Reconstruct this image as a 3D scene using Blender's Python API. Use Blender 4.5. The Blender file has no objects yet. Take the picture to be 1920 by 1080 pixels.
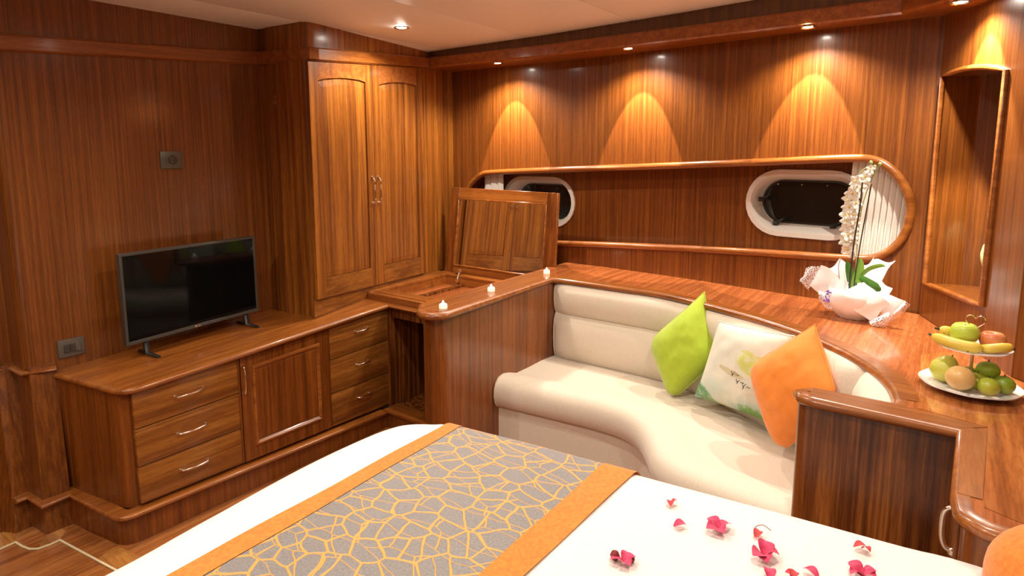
import bpy, bmesh, math, random
import numpy as np
from mathutils import Vector, Matrix, noise
random.seed(7)
scene = bpy.context.scene
C = scene.collection
PI = math.pi

# ------------------------------------------------------------------ camera
FPX, PCY, HOR, EYE = 1150.0, 440.0, 285.0, 1.6
TH = math.atan((PCY - HOR) / FPX); YAW = math.radians(35.9)
cd = bpy.data.cameras.new('camera'); cam = bpy.data.objects.new('camera', cd); C.objects.link(cam)
cam.location = (0, 0, EYE)
cam.rotation_euler = (PI / 2 - TH, 0, YAW)
cd.sensor_width = 36; cd.lens = FPX * 36 / 1920
cd.shift_y = -(540 - PCY) / 1920
cd.clip_start = 0.02
scene.camera = cam
# ------------------------------------------------------------------ world, exposure
w = bpy.data.worlds.new('world'); scene.world = w; w.use_nodes = True
w.node_tree.nodes['Background'].inputs[0].default_value = (0.01, 0.012, 0.02, 1)
w.node_tree.nodes['Background'].inputs[1].default_value = 1.0
scene.view_settings.view_transform = 'Standard'
scene.view_settings.look = 'None'
scene.view_settings.gamma = 1
scene.view_settings.use_curve_mapping = False
scene.view_settings.exposure = 1.15
WARM = (1.0, 0.90, 0.76)

def spot(loc, aim, watts, angle, blend=0.3, size=0.02, col=WARM):
    l = bpy.data.lights.new('lamp_beam', 'SPOT'); l.energy = watts; l.color = col
    l.spot_size = math.radians(angle); l.spot_blend = blend; l.shadow_soft_size = size
    o = bpy.data.objects.new('lamp_beam', l); C.objects.link(o); o.location = loc
    o.rotation_euler = (Vector(aim) - Vector(loc)).to_track_quat('-Z', 'Y').to_euler()
    return o

# sample positions of lamps: (x, y, z)
SOFFIT_LAMPS = [(-2.394, 3.155, 2.155), (-1.494, 3.135, 2.155), (-0.589, 3.05, 2.150)]
NICHE_LAMP = (-0.040, 2.735, 2.122)
CEIL_LAMPS = [(-2.487, 2.422, 2.257), (-1.35, 1.55, 2.28), (-0.25, 1.45, 2.30), (-2.30, 0.35, 2.26),
              (-1.05, 0.25, 2.28), (-1.05, -0.75, 2.28), (0.30, 0.35, 2.31), (-2.30, -0.75, 2.26)]  # first lamp is in view; the rest are unseen, added at assumed places for light
CEIL_W = [16, 13, 14, 11, 11, 14, 8, 11]
for x, y, z in SOFFIT_LAMPS:
    spot((x, y, z - .012), (x, y + math.sin(.32), z - .012 - math.cos(.32)), 32, 47, .08, .008, (1, .80, .68))
    spot((x, y, z - .010), (x, y - .02, z - 1), 17, 140, .6, .010)
x, y, z = NICHE_LAMP
spot((x, y, z - .012), (x + .22, y + .08, z - 1), 44, 64, .3, .010)
spot((x, y, z - .010), (x - .03, y, z - 1), 18, 145, .6, .015)
for (x, y, z), wt in zip(CEIL_LAMPS, CEIL_W):
    spot((x, y, z - .012), (x, y, z - 1), wt * 1.3, 156, .7, .014)

# ------------------------------------------------------------------ pixel -> world helpers (1920x1080 frame)
_F = np.array([-math.sin(YAW) * math.cos(TH), math.cos(YAW) * math.cos(TH), -math.sin(TH)])
_R = np.array([math.cos(YAW), math.sin(YAW), 0.0]); _U = np.cross(_R, _F); _C = np.array([0, 0, EYE])
def ray(x, y): return _F * FPX + _R * (x - 960) + _U * (PCY - y)
def pz(x, y, z):
    d = ray(x, y); return Vector(_C + d * ((z - EYE) / d[2]))
def px(x, y, X):
    d = ray(x, y); return Vector(_C + d * (X / d[0]))
def py(x, y, Y):
    d = ray(x, y); return Vector(_C + d * (Y / d[1]))
YK = [(-3.2, 3.35), (-1.7, 3.34), (-1.15, 3.29), (-0.6, 3.21), (0.4, 3.13)]
def yw(X):
    return float(np.interp(X, [k[0] for k in YK], [k[1] for k in YK]))
def pback(x, y, off=0.0):
    Y = 3.3
    for _ in range(25):
        p = py(x, y, Y + off); Y = yw(p.x)
    return py(x, y, Y + off)

class Fr:
    """a vertical plane: origin a, runs to b, n = towards the room"""
    def __init__(s, a, b, flip=1):
        s.a = Vector((a[0], a[1], 0)); d = Vector((b[0] - a[0], b[1] - a[1], 0)); s.len = d.length
        s.u = d.normalized(); s.n = Vector((s.u.y, -s.u.x, 0)) * flip
    def pt(s, u, n, z): return s.a + s.u * u + s.n * n + Vector((0, 0, z))
    def px(s, x, y, off=0.0):
        d = Vector(ray(x, y)); c = Vector(_C); o = s.a + s.n * off
        t = (o - c).dot(s.n) / d.dot(s.n); p = c + d * t
        return (p - s.a).dot(s.u), p.z

# ------------------------------------------------------------------ materials
def newmat(name):
    m = bpy.data.materials.new(name); m.use_nodes = True
    return m, m.node_tree.nodes, m.node_tree.links, m.node_tree.nodes['Principled BSDF']
def plain(name, col, rough=.5, metal=0., coat=0., **kw):
    m, n, l, b = newmat(name)
    b.inputs['Base Color'].default_value = (*col, 1); b.inputs['Roughness'].default_value = rough
    b.inputs['Metallic'].default_value = metal; b.inputs['Coat Weight'].default_value = coat
    for k, v in kw.items(): b.inputs[k.replace('_', ' ')].default_value = v
    return m
def ramp(n, l, src, stops):
    r = n.new('ShaderNodeValToRGB'); e = r.color_ramp.elements
    e[0].position, e[0].color = stops[0][0], (*stops[0][1], 1)
    e[1].position, e[1].color = stops[-1][0], (*stops[-1][1], 1)
    for p, c in stops[1:-1]:
        q = e.new(p); q.color = (*c, 1)
    l.new(src, r.inputs[0]); return r.outputs[0]
def mixc(n, l, a, b, fac, mode='MIX'):
    m = n.new('ShaderNodeMix'); m.data_type = 'RGBA'; m.blend_type = mode
    for s, v in ((0, fac), (6, a), (7, b)):
        if isinstance(v, (int, float)): m.inputs[s].default_value = v
        elif isinstance(v, tuple): m.inputs[s].default_value = (*v, 1)
        else: l.new(v, m.inputs[s])
    return m.outputs[2]
def wood(name, axis='z', dark=(.085, .019, .004), mid=(.20, .052, .010), light=(.34, .105, .022),
         rough=.30, fine=55, wide=9, coat=.35, crough=.12, ribbon=.5, rot=0):
    m, n, l, b = newmat(name)
    tc = n.new('ShaderNodeTexCoord'); base = tc.outputs['Object']
    if rot:
        mr = n.new('ShaderNodeMapping'); mr.inputs['Rotation'].default_value = (0, 0, rot); l.new(base, mr.inputs[0]); base = mr.outputs[0]
    def nz(across, along, detail, dist=0.0, rough=.6):
        mp = n.new('ShaderNodeMapping')
        sc = [across] * 3; sc['xyz'.index(axis)] = along
        mp.inputs['Scale'].default_value = sc; l.new(base, mp.inputs[0])
        t = n.new('ShaderNodeTexNoise'); t.inputs['Scale'].default_value = 1; t.inputs['Detail'].default_value = detail
        t.inputs['Distortion'].default_value = dist; t.inputs['Roughness'].default_value = rough
        l.new(mp.outputs[0], t.inputs['Vector']); return t.outputs['Fac']
    a = nz(fine, 1.3, 3); c = nz(wide * 2.4, .55, 3, .35); pores = nz(fine * 5, 14, 2)
    c1 = ramp(n, l, a, [(.36, dark), (.50, mid), (.64, light)])
    c2 = ramp(n, l, c, [(.36, dark), (.52, mid), (.66, light)])
    col = mixc(n, l, c1, c2, ribbon)
    pr = ramp(n, l, pores, [(.38, (.62, .55, .5)), (.55, (1, 1, 1))])
    col = mixc(n, l, col, pr, .55, 'MULTIPLY')
    l.new(col, b.inputs['Base Color'])
    b.inputs['Roughness'].default_value = rough
    b.inputs['Coat Weight'].default_value = coat; b.inputs['Coat Roughness'].default_value = crough
    bp = n.new('ShaderNodeBump'); bp.inputs['Strength'].default_value = .05; bp.inputs['Distance'].default_value = .002
    l.new(pores, bp.inputs['Height']); l.new(bp.outputs[0], b.inputs['Normal'])
    return m
W_z = wood('veneer_vertical', 'z', dark=(.115, .029, .0045), mid=(.205, .056, .008), light=(.31, .094, .014), ribbon=.4)
W_wall = wood('wall_veneer', 'z', dark=(.115, .031, .0045), mid=(.192, .055, .0075), light=(.285, .090, .0125), fine=90, wide=28, rough=.34, coat=.42, crough=.13, ribbon=.32)
W_x = wood('solid_wood_x', 'x', dark=(.21, .058, .009), mid=(.30, .092, .015), light=(.39, .135, .024), fine=34, ribbon=.3)
W_y = wood('solid_wood_y', 'y', dark=(.21, .058, .009), mid=(.30, .092, .015), light=(.39, .135, .024), fine=34, ribbon=.3)
W_drawer = wood('drawer_veneer', 'y', dark=(.15, .046, .008), mid=(.28, .098, .016), light=(.42, .170, .032), fine=34, wide=12, ribbon=.65)
W_ward = wood('wardrobe_veneer', 'z', dark=(.13, .037, .005), mid=(.27, .086, .011), light=(.44, .160, .021), fine=48, wide=10, rough=.34, coat=.35, crough=.16)
W_shelf = wood('shelf_veneer', 'y', dark=(.26, .068, .018), mid=(.42, .125, .036), light=(.56, .19, .060), fine=46, wide=14, rough=.18, coat=.5, crough=.08, ribbon=.35)
W_shelf2 = wood('nightstand_veneer', 'y', dark=(.24, .066, .014), mid=(.42, .135, .032), light=(.58, .225, .062), fine=24, wide=11, rough=.18, coat=.5, crough=.08, ribbon=.5)
W_rib = wood('ribbon_veneer', 'z', dark=(.055, .013, .003), mid=(.15, .042, .008), light=(.37, .125, .024), fine=42, wide=16, ribbon=.22, rough=.25)
W_dark = wood('dark_band_veneer', 'z', dark=(.06, .021, .005), mid=(.105, .038, .009), light=(.16, .06, .014), fine=60, rough=.35)
W_floor = wood('floor_wood', 'y', dark=(.20, .058, .015), mid=(.38, .13, .033), light=(.52, .21, .06), fine=30, wide=10, rough=.3)
W_floorb = wood('floor_border_wood', 'x', dark=(.28, .10, .021), mid=(.46, .19, .042), light=(.58, .27, .07), fine=30, wide=8, rough=.3)
M_ceil = plain('ceiling_panel', (.93, .91, .87), .55)
M_seam = plain('seam_shadow', (.55, .47, .38), .8)
M_white = plain('porthole_white', (.80, .76, .70), .35)
M_glassdark = plain('night_glass', (.012, .013, .012), .04, Specular_IOR_Level=.9)
M_black = plain('black_metal', (.02, .018, .016), .35)
M_chrome = plain('chrome', (.86, .80, .72), .12, 1.0)
M_bezel = plain('tv_bezel', (.055, .050, .042), .35)
M_screen = plain('tv_screen', (.003, .003, .003), .05, Specular_IOR_Level=.16)
M_mirror = plain('mirror_glass', (.88, .88, .84), .015, 1.0)
M_plate = plain('white_ceramic', (.85, .83, .80), .15, coat=.5)
M_socket = plain('socket_metal', (.13, .115, .09), .4, .3)
M_socket_in = plain('socket_insert', (.05, .045, .038), .35)
M_dark = plain('dark_void', (.01, .008, .006), .9)
M_inlay = plain('pale_inlay', (.80, .68, .44), .4)
def fabric(name, c1, c2, scale=260, bump=.25, rough=.85, sheen=.3):
    m, n, l, b = newmat(name); tc = n.new('ShaderNodeTexCoord')
    t = n.new('ShaderNodeTexNoise'); t.inputs['Scale'].default_value = scale; t.inputs['Detail'].default_value = 3
    l.new(tc.outputs['Object'], t.inputs['Vector'])
    l.new(ramp(n, l, t.outputs['Fac'], [(.35, c1), (.65, c2)]), b.inputs['Base Color'])
    b.inputs['Roughness'].default_value = rough; b.inputs['Sheen Weight'].default_value = sheen
    bp = n.new('ShaderNodeBump'); bp.inputs['Strength'].default_value = bump; bp.inputs['Distance'].default_value = .001
    l.new(t.outputs['Fac'], bp.inputs['Height']); l.new(bp.outputs[0], b.inputs['Normal'])
    return m
M_sofa = fabric('cream_upholstery', (.66, .57, .46), (.76, .67, .56), 300)
M_piping = fabric('cream_piping', (.50, .41, .31), (.58, .49, .38), 300)
M_green = fabric('lime_velvet', (.39, .53, .022), (.42, .57, .028), 40, .1, .7, .25)
M_orange = fabric('orange_velvet', (.86, .245, .024), (.90, .275, .030), 40, .1, .7, .2)
M_bed = fabric('white_bedspread', (.80, .77, .73), (.84, .81, .77), 200, .1, .8, .1)
M_band = fabric('orange_suede', (.66, .175, .014), (.78, .24, .025), 120, .2, .8, .25)
M_curtain = fabric('cream_curtain', (.84, .82, .76), (.90, .88, .82), 200, .15, .8, .2)
M_paper = plain('white_wrap_paper', (.95, .94, .94), .7, Subsurface_Weight=0.0)
M_leaf = plain('orchid_leaf', (.055, .17, .02), .35, coat=.3)
M_leaf2 = plain('young_leaf', (.20, .38, .05), .4, coat=.2)
M_stem = plain('dark_stake', (.035, .028, .018), .5)
M_greenstem = plain('green_stem', (.30, .36, .12), .5)
M_petal = plain('orchid_white', (.88, .86, .78), .55)
M_petaly = plain('orchid_centre', (.78, .60, .12), .5)
M_boug = fabric('magenta_petal', (.52, .012, .075), (.68, .05, .16), 90, .2, .6, .2)
M_boug2 = fabric('red_petal', (.48, .015, .03), (.62, .04, .05), 90, .2, .6, .2)
M_twig = plain('petal_stalk', (.30, .10, .08), .6)
M_berry = plain('dark_berry', (.22, .012, .02), .4)
def emit(name, col, s):
    m, n, l, b = newmat(name)
    b.inputs['Base Color'].default_value = (*col, 1); b.inputs['Emission Color'].default_value = (*col, 1)
    b.inputs['Emission Strength'].default_value = s; return m
M_lamp = emit('lamp_lens', (1, .93, .80), 60); M_flame = emit('candle_glow', (1, .90, .68), 2.6)
M_wax = plain('tealight_white', (.85, .80, .70), .4, Emission_Strength=.25)
M_wax.node_tree.nodes['Principled BSDF'].inputs['Emission Color'].default_value = (1, .85, .6, 1)
def fruit(name, c1, c2, scale=14, spots=None):
    m, n, l, b = newmat(name); tc = n.new('ShaderNodeTexCoord')
    t = n.new('ShaderNodeTexNoise'); t.inputs['Scale'].default_value = scale; t.inputs['Detail'].default_value = 4
    l.new(tc.outputs['Object'], t.inputs['Vector'])
    col = ramp(n, l, t.outputs['Fac'], [(.38, c1), (.62, c2)])
    if spots:
        v = n.new('ShaderNodeTexNoise'); v.inputs['Scale'].default_value = 60; l.new(tc.outputs['Object'], v.inputs['Vector'])
        f = ramp(n, l, v.outputs['Fac'], [(.68, (0, 0, 0)), (.72, (1, 1, 1))]); col = mixc(n, l, col, spots, f)
    l.new(col, b.inputs['Base Color']); b.inputs['Roughness'].default_value = .38; b.inputs['Coat Weight'].default_value = .15
    return m

# ------------------------------------------------------------------ mesh helpers
class MB:
    def __init__(s): s.v = []; s.f = []
    def add(s, vs, fs):
        o = len(s.v); s.v += [Vector(p) for p in vs]; s.f += [[i + o for i in f] for f in fs]; return s
    def build(s, name, mat, parent=None, smooth=False, bevel=0, seg=2, origin=None, merge=False):
        root = Vector((0, 0, 0))
        if parent is not None: root = Vector(parent['_root'])
        elif origin is not None: root = Vector(origin)
        me = bpy.data.meshes.new(name)
        me.from_pydata([tuple(p - root) for p in s.v], [], s.f); me.materials.append(mat)
        bm = bmesh.new(); bm.from_mesh(me)
        if merge: bmesh.ops.remove_doubles(bm, verts=bm.verts, dist=1e-5)
        bmesh.ops.recalc_face_normals(bm, faces=bm.faces)
        if bevel:
            ed = [e for e in bm.edges if len(e.link_faces) == 2 and e.calc_face_angle(0) > .5]
            bmesh.ops.bevel(bm, geom=ed, offset=bevel, segments=seg, affect='EDGES', profile=.5, clamp_overlap=True)
        bm.to_mesh(me); bm.free()
        if smooth or bevel:
            for p in me.polygons: p.use_smooth = True
            try: me.set_sharp_from_angle(angle=math.radians(40 if bevel else 60))
            except Exception: pass
        o = bpy.data.objects.new(name, me); C.objects.link(o)
        o['_root'] = tuple(root)
        if parent is not None: o.parent = parent
        else: o.location = root
        return o
def thing(name, label, cat, loc, group=None):
    o = bpy.data.objects.new(name, None); C.objects.link(o); o.location = loc; o.empty_display_size = .05
    o['_root'] = tuple(loc); o['label'] = label; o['category'] = cat
    if group: o['group'] = group
    return o
def tag(o, label, cat, group=None, kind=None):
    o['label'] = label; o['category'] = cat
    if group: o['group'] = group
    if kind: o['kind'] = kind
    return o
def struct(o, label, cat):
    o['kind'] = 'structure'; o['label'] = label; o['category'] = cat; return o
HEX = [(0, 3, 2, 1), (4, 5, 6, 7), (0, 1, 5, 4), (1, 2, 6, 5), (2, 3, 7, 6), (3, 0, 4, 7)]
def box(x0, x1, y0, y1, z0, z1, mb=None):
    mb = mb or MB()
    return mb.add([(x0, y0, z0), (x1, y0, z0), (x1, y1, z0), (x0, y1, z0), (x0, y0, z1), (x1, y0, z1), (x1, y1, z1), (x0, y1, z1)], HEX)
def fbox(fr, u0, u1, n0, n1, z0, z1, mb=None, zf=None):
    mb = mb or MB(); zf = zf or (lambda p, z: z)
    vs = []
    for z in (z0, z1):
        for u, n in ((u0, n0), (u1, n0), (u1, n1), (u0, n1)):
            p = fr.pt(u, n, 0); vs.append((p.x, p.y, zf(p, z)))
    return mb.add(vs, HEX)
def prism(poly, z0, z1, mb=None, zf=None):
    mb = mb or MB(); n = len(poly); zf = zf or (lambda x, y, z: z)
    vs = [(p[0], p[1], zf(p[0], p[1], z0)) for p in poly] + [(p[0], p[1], zf(p[0], p[1], z1)) for p in poly]
    return mb.add(vs, [list(range(n))[::-1], list(range(n, 2 * n))] + [(i, (i + 1) % n, n + (i + 1) % n, n + i) for i in range(n)])
def sweep(path, prof, closed=False, mb=None, cap=True):
    """path: 3D points, prof: closed loop of (offset to the right of travel, dz)"""
    mb = mb or MB(); P = [Vector(p) for p in path]; n = len(P); k = len(prof); vs = []
    for i in range(n):
        a = P[i - 1] if (i > 0 or closed) else None; b = P[(i + 1) % n] if (i < n - 1 or closed) else None
        d1 = (P[i] - a) if a is not None else None; d2 = (b - P[i]) if b is not None else None
        if d1 is not None: d1 = Vector((d1.x, d1.y, 0)).normalized()
        if d2 is not None: d2 = Vector((d2.x, d2.y, 0)).normalized()
        if d1 is None: d1 = d2
        if d2 is None: d2 = d1
        n1 = Vector((d1.y, -d1.x, 0)); n2 = Vector((d2.y, -d2.x, 0)); m = (n1 + n2)
        m = m.normalized() if m.length > 1e-6 else n1
        sc = 1 / max(.35, m.dot(n1))
        for (o, dz) in prof: vs.append(P[i] + m * (o * sc) + Vector((0, 0, dz)))
    fs = []
    for i in range(n if closed else n - 1):
        for j in range(k):
            a, b = i * k + j, i * k + (j + 1) % k; c, d = ((i + 1) % n) * k + (j + 1) % k, ((i + 1) % n) * k + j
            fs.append((a, b, c, d))
    if not closed and cap: fs += [list(range(k)), [(n - 1) * k + j for j in range(k)][::-1]]
    return mb.add(vs, fs)
def tube(path, r, seg=8, mb=None, closed=False, squash=1.0, up=None):
    mb = mb or MB(); P = [Vector(p) for p in path]; n = len(P); vs = []; prev = None
    R_ = r if isinstance(r, (list, tuple)) else [r] * n
    for i in range(n):
        a = P[(i - 1) % n] if (i > 0 or closed) else P[i]; b = P[(i + 1) % n] if (i < n - 1 or closed) else P[i]
        t = (b - a).normalized()
        if prev is None:
            ref = Vector(up) if up else (Vector((0, 0, 1)) if abs(t.z) < .9 else Vector((1, 0, 0)))
            e1 = t.cross(ref).normalized()
        else:
            e1 = (prev - t * prev.dot(t)); e1 = e1.normalized() if e1.length > 1e-6 else prev
        prev = e1; e2 = t.cross(e1)
        for j in range(seg):
            an = 2 * PI * j / seg; vs.append(P[i] + e1 * (math.cos(an) * R_[i] * squash) + e2 * (math.sin(an) * R_[i]))
    fs = []
    for i in range(n if closed else n - 1):
        for j in range(seg):
            fs.append((i * seg + j, i * seg + (j + 1) % seg, ((i + 1) % n) * seg + (j + 1) % seg, ((i + 1) % n) * seg + j))
    if not closed: fs += [list(range(seg))[::-1], [(n - 1) * seg + j for j in range(seg)]]
    return mb.add(vs, fs)
def lathe(c, prof, seg=24, mb=None, tilt=None, wob=0):
    mb = mb or MB(); c = Vector(c); vs = []; k = len(prof)
    Rm = tilt or Matrix.Identity(3)
    for j in range(seg):
        a = 2 * PI * j / seg; q = 1 + wob * (math.cos(8 * a))
        for r, z in prof: vs.append(c + Rm @ Vector((math.cos(a) * r * q, math.sin(a) * r * q, z)))
    fs = []
    for j in range(seg):
        j2 = (j + 1) % seg
        for i in range(k - 1): fs.append((j * k + i, j2 * k + i, j2 * k + i + 1, j * k + i + 1))
    return mb.add(vs, fs)
def grid(nu, nv, fn, mb=None, closed_u=False):
    mb = mb or MB(); vs = [fn(i / (nu if closed_u else nu - 1), j / (nv - 1)) for i in range(nu) for j in range(nv)]
    fs = []
    for i in range(nu if closed_u else nu - 1):
        for j in range(nv - 1):
            i2 = (i + 1) % nu; fs.append((i * nv + j, i2 * nv + j, i2 * nv + j + 1, i * nv + j + 1))
    return mb.add(vs, fs)
def smooth_path(pts, k=6, closed=False):
    P = [Vector(p) for p in pts]; n = len(P); out = []
    for i in range(n if closed else n - 1):
        if closed: p0, p1, p2, p3 = P[i - 1], P[i], P[(i + 1) % n], P[(i + 2) % n]
        else: p0, p1, p2, p3 = P[max(i - 1, 0)], P[i], P[i + 1], P[min(i + 2, n - 1)]
        for j in range(k):
            t = j / k
            out.append(.5 * ((2 * p1) + (p2 - p0) * t + (2 * p0 - 5 * p1 + 4 * p2 - p3) * t * t + (3 * p1 - p0 - 3 * p2 + p3) * t ** 3))
    if not closed: out.append(P[-1])
    return out
def round_corner(poly, idx_r, seg=6):
    """poly: 2D pts; idx_r {index: radius} -> rounded"""
    out = []; n = len(poly)
    for i, p in enumerate(poly):
        r = idx_r.get(i)
        if not r: out.append(tuple(p)); continue
        p = Vector(p[:2]); a = (Vector(poly[i - 1][:2]) - p).normalized(); b = (Vector(poly[(i + 1) % n][:2]) - p).normalized()
        s, e = p + a * r, p + b * r
        for j in range(seg + 1):
            t = j / seg; q = s * (1 - t) ** 2 + p * (2 * t * (1 - t)) + e * t ** 2; out.append((q.x, q.y))
    return out
def raised_panel(fr, u0, u1, z0, z1, n0, zf=None, bev=.022, h=.010, top=None):
    """a raised field with chamfered margin: outer edge low, inner field proud"""
    zf = zf or (lambda p, z: z); mb = MB(); N = 9
    def ring(u0, u1, z0, z1, n, rise):
        pts = [(u0, z0), (u1, z0)]
        for i in range(N): 
            t = i / (N - 1); u = u1 + (u0 - u1) * t
            pts.append((u, z1 + (rise * math.sin(PI * t) if top else 0)))
        out = []
        for u, z in pts:
            p = fr.pt(u, n, 0); out.append((p.x, p.y, zf(p, z)))
        return out
    rise = top or 0
    rings = [ring(u0, u1, z0, z1, n0, rise), ring(u0 + .004, u1 - .004, z0 + .004, z1 - .004, n0 + .004, rise),
             ring(u0 + bev, u1 - bev, z0 + bev, z1 - bev, n0 + h, rise), ring(u0 + bev + .004, u1 - bev - .004, z0 + bev + .004, z1 - bev - .004, n0 + h, rise)]
    k = len(rings[0]); vs = [p for r in rings for p in r]; fs = []
    for r in range(3):
        for j in range(k): fs.append((r * k + j, r * k + (j + 1) % k, (r + 1) * k + (j + 1) % k, (r + 1) * k + j))
    fs.append([3 * k + j for j in range(k)])
    return mb.add(vs, fs)
HALF = [(0, -.5), (.35, -.47), (.75, -.32), (1, 0), (.75, .32), (.35, .47), (0, .5)]
def nose(d, h): return [(a * d, b * h) for a, b in HALF]

# ================================================================== SETTING
# ---- floor
fl = struct(box(-3.4, 1.0, -1.3, 3.5, -.05, 0).build('floor', W_floor), 'red-brown varnished plank floor with pale inlay line', 'floor')
def fpoly(px_pts, z0, z1, name, mat):
    return prism([pz(a, b, 0)[:2] for a, b in px_pts], z0, z1).build(name, mat, fl, bevel=.001, seg=1)
border = [(0, 1031), (29, 1018), (42, 1026), (56, 1031), (72, 1030), (95, 1022), (112, 1014), (190, 1056)]
pb = [pz(a, b, 0) for a, b in border]
ext = (pb[-1] - pb[-2]).normalized()
pb2 = [pb[0] + Vector((-.02, -1.6, 0))] + pb + [pb[-1] + ext * .12, pb[-1] + ext * .12 + Vector((.05, .05, 0))]
def fb(pts, name, mat): return prism([p[:2] for p in pts], 0, .004).build(name, mat, fl)
E0 = pz(58, 987, 0); E1 = pz(87, 1001, 0); E2 = pz(135, 980, 0); E3 = pz(231, 1030, 0)
fb([pb2[0], pb[0], pb[1], E0, Vector((-3.16, E0.y, 0)), Vector((-3.16, -1.2, 0))], 'border_board', W_floorb)
fb([pb[1], pb[2], pb[3], pb[4], E1, E0], 'border_board', W_floor)
fb([pb[4], pb[5], pb[6], E2, E1], 'border_board', W_floorb)
fb([pb[6], pb[7] , pz(178, 1046, 0) + Vector((0.02, .0, 0)), pz(215, 1027, 0), E2], 'border_board', W_floor)
fb([pb[7], pb[7] + ext * .5, E3 + Vector((.3, .05, 0)), E3, pz(215, 1027, 0), pz(178, 1046, 0) + Vector((0.02, 0, 0))], 'border_board', W_floorb)
sweep([p + Vector((0, 0, .0045)) for p in [pb2[0]] + pb + [pb[-1] + ext * .4]], [(-.004, -.003), (.004, -.003), (.004, .001), (-.004, .001)]).build('inlay_line', M_inlay, fl)
for i in range(14):
    y = -1.2 + i * .11
    if y > .62: break
    box(-3.0, -1.2, y + .0012, y + .1088, .0, .0025).build('floor_plank', W_floorb if i % 5 == 2 else W_floor, fl)
# ---- ceiling
def zc(x, y): return 2.256 + .022 * (x + 2.85)
ce = struct(prism([(-3.5, -1.4), (1.1, -1.4), (1.1, 3.5), (-3.5, 3.5)], .012, .05, zf=lambda x, y, z: zc(x, y) + z).build('ceiling', M_seam), 'pale cream panelled ceiling', 'ceiling')
xs = [-3.5, -2.775, -2.12, -1.46, -.80, -.14, .52, 1.1]
for a, b in zip(xs[:-1], xs[1:]):
    prism([(a + .0025, -1.4), (b - .0025, -1.4), (b - .0025, 3.5), (a + .0025, 3.5)], 0, .012, zf=lambda x, y, z: zc(x, y) + z).build('ceiling_panel', M_ceil, ce, bevel=.002)

# ---- back wall with the stadium opening
TOP = [(872, 392), (874, 372), (880, 352), (890, 338), (905, 327), (930, 323), (1050, 318), (1250, 311), (1450, 303), (1590, 297), (1635, 299), (1662, 311), (1685, 332), (1702, 360), (1709, 392)]
BOT = [(872, 392), (874, 412), (880, 430), (892, 443), (908, 449), (930, 451), (1050, 456), (1250, 464), (1450, 475), (1590, 484), (1635, 484), (1662, 474), (1686, 454), (1702, 425), (1709, 392)]
top3 = smooth_path([pback(*p) for p in TOP], 5); bot3 = smooth_path([pback(*p) for p in BOT], 5)
tX, tZ = [p.x for p in top3], [p.z for p in top3]; bX, bZ = [p.x for p in bot3], [p.z for p in bot3]
XA, XB = top3[0].x, top3[-1].x
top_z = lambda x: float(np.interp(x, tX, tZ)); bot_z = lambda x: float(np.interp(x, bX, bZ))
def wall_cols(xs, z0, z1, holes, off, mb):
    """holes: [(xa, xb, lowfn, highfn)]"""
    for a, b in zip(xs[:-1], xs[1:]):
        m = (a + b) / 2; h = next((h for h in holes if h[0] < m < h[1]), None)
        def P(x, z): return (x, yw(x) + off, z)
        if h is None: mb.add([P(a, z0), P(b, z0), P(b, z1), P(a, z1)], [(0, 1, 2, 3)])
        else:
            mb.add([P(a, z0), P(b, z0), P(b, h[2](b)), P(a, h[2](a))], [(0, 1, 2, 3)])
            mb.add([P(a, h[3](a)), P(b, h[3](b)), P(b, z1), P(a, z1)], [(0, 1, 2, 3)])
cols = sorted(set([-3.3, -3.0] + [XA, XB] + [p.x for p in top3 if XA < p.x < XB] + [p.x for p in bot3 if XA < p.x < XB] + [-.10, .0, .3]))
mb = MB(); wall_cols(cols, 0, 2.4, [(XA, XB, bot_z, top_z)], 0, mb)
REC = .13
loop = [(p.x, p.z) for p in top3] + [(p.x, p.z) for p in bot3[::-1][1:-1]]
for (a, za), (b, zb) in zip(loop, loop[1:] + loop[:1]):
    mb.add([(a, yw(a), za), (b, yw(b), zb), (b, yw(b) + REC + .02, zb), (a, yw(a) + REC + .02, za)], [(0, 1, 2, 3)])
wb = struct(mb.build('wall_back', W_wall, merge=True), 'varnished mahogany veneer wall behind the sofa with long rounded opening', 'wall')
# portholes on the recess back
pc = [pback(946, 380, REC), pback(1077, 380, REC)]
PW = (pc[1].x - pc[0].x) / 2
cz1 = (pback(1010, 333, REC).z + pback(1040, 424, REC).z) / 2
rl = pback(1401, 381, REC)
PH1 = (pback(1470, 320, REC).z - pback(1470, 441, REC).z) / 2
PORTS = [((pc[0].x + pc[1].x) / 2, cz1, PW, PH1 * .98), (rl.x + PW, (pback(1470, 320, REC).z + pback(1470, 441, REC).z) / 2, PW, PH1)]
print('porthole half sizes', PW, PH1)
def stad(cx, cz, a, b, n=14):
    pts = []
    for i in range(n + 1):
        t = -PI / 2 + PI * i / n; pts.append((cx + (a - b) + math.cos(t) * b, cz + math.sin(t) * b))
    for i in range(n + 1):
        t = PI / 2 + PI * i / n; pts.append((cx - (a - b) + math.cos(t) * b, cz + math.sin(t) * b))
    return pts
def stad_fn(cx, cz, a, b, s):
    def f(x):
        d = abs(x - cx) - (a - b)
        return cz + s * (b if d <= 0 else math.sqrt(max(0, b * b - d * d)))
    return f
mb = MB(); holes = []; xs = set([-3.1, .2, -1.6, -1.15])
for cx, cz, a, b in PORTS:
    holes.append((cx - a, cx + a, stad_fn(cx, cz, a, b, -1), stad_fn(cx, cz, a, b, 1)))
    for i in range(15): 
        for s in (-1, 1): xs.add(cx + s * ((a - b) + b * math.sin(PI / 2 * i / 14)))
wall_cols(sorted(xs), .85, 1.75, holes, REC, mb)
mb.build('recess_panel', W_wall, wb)
TUN = .13
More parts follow.
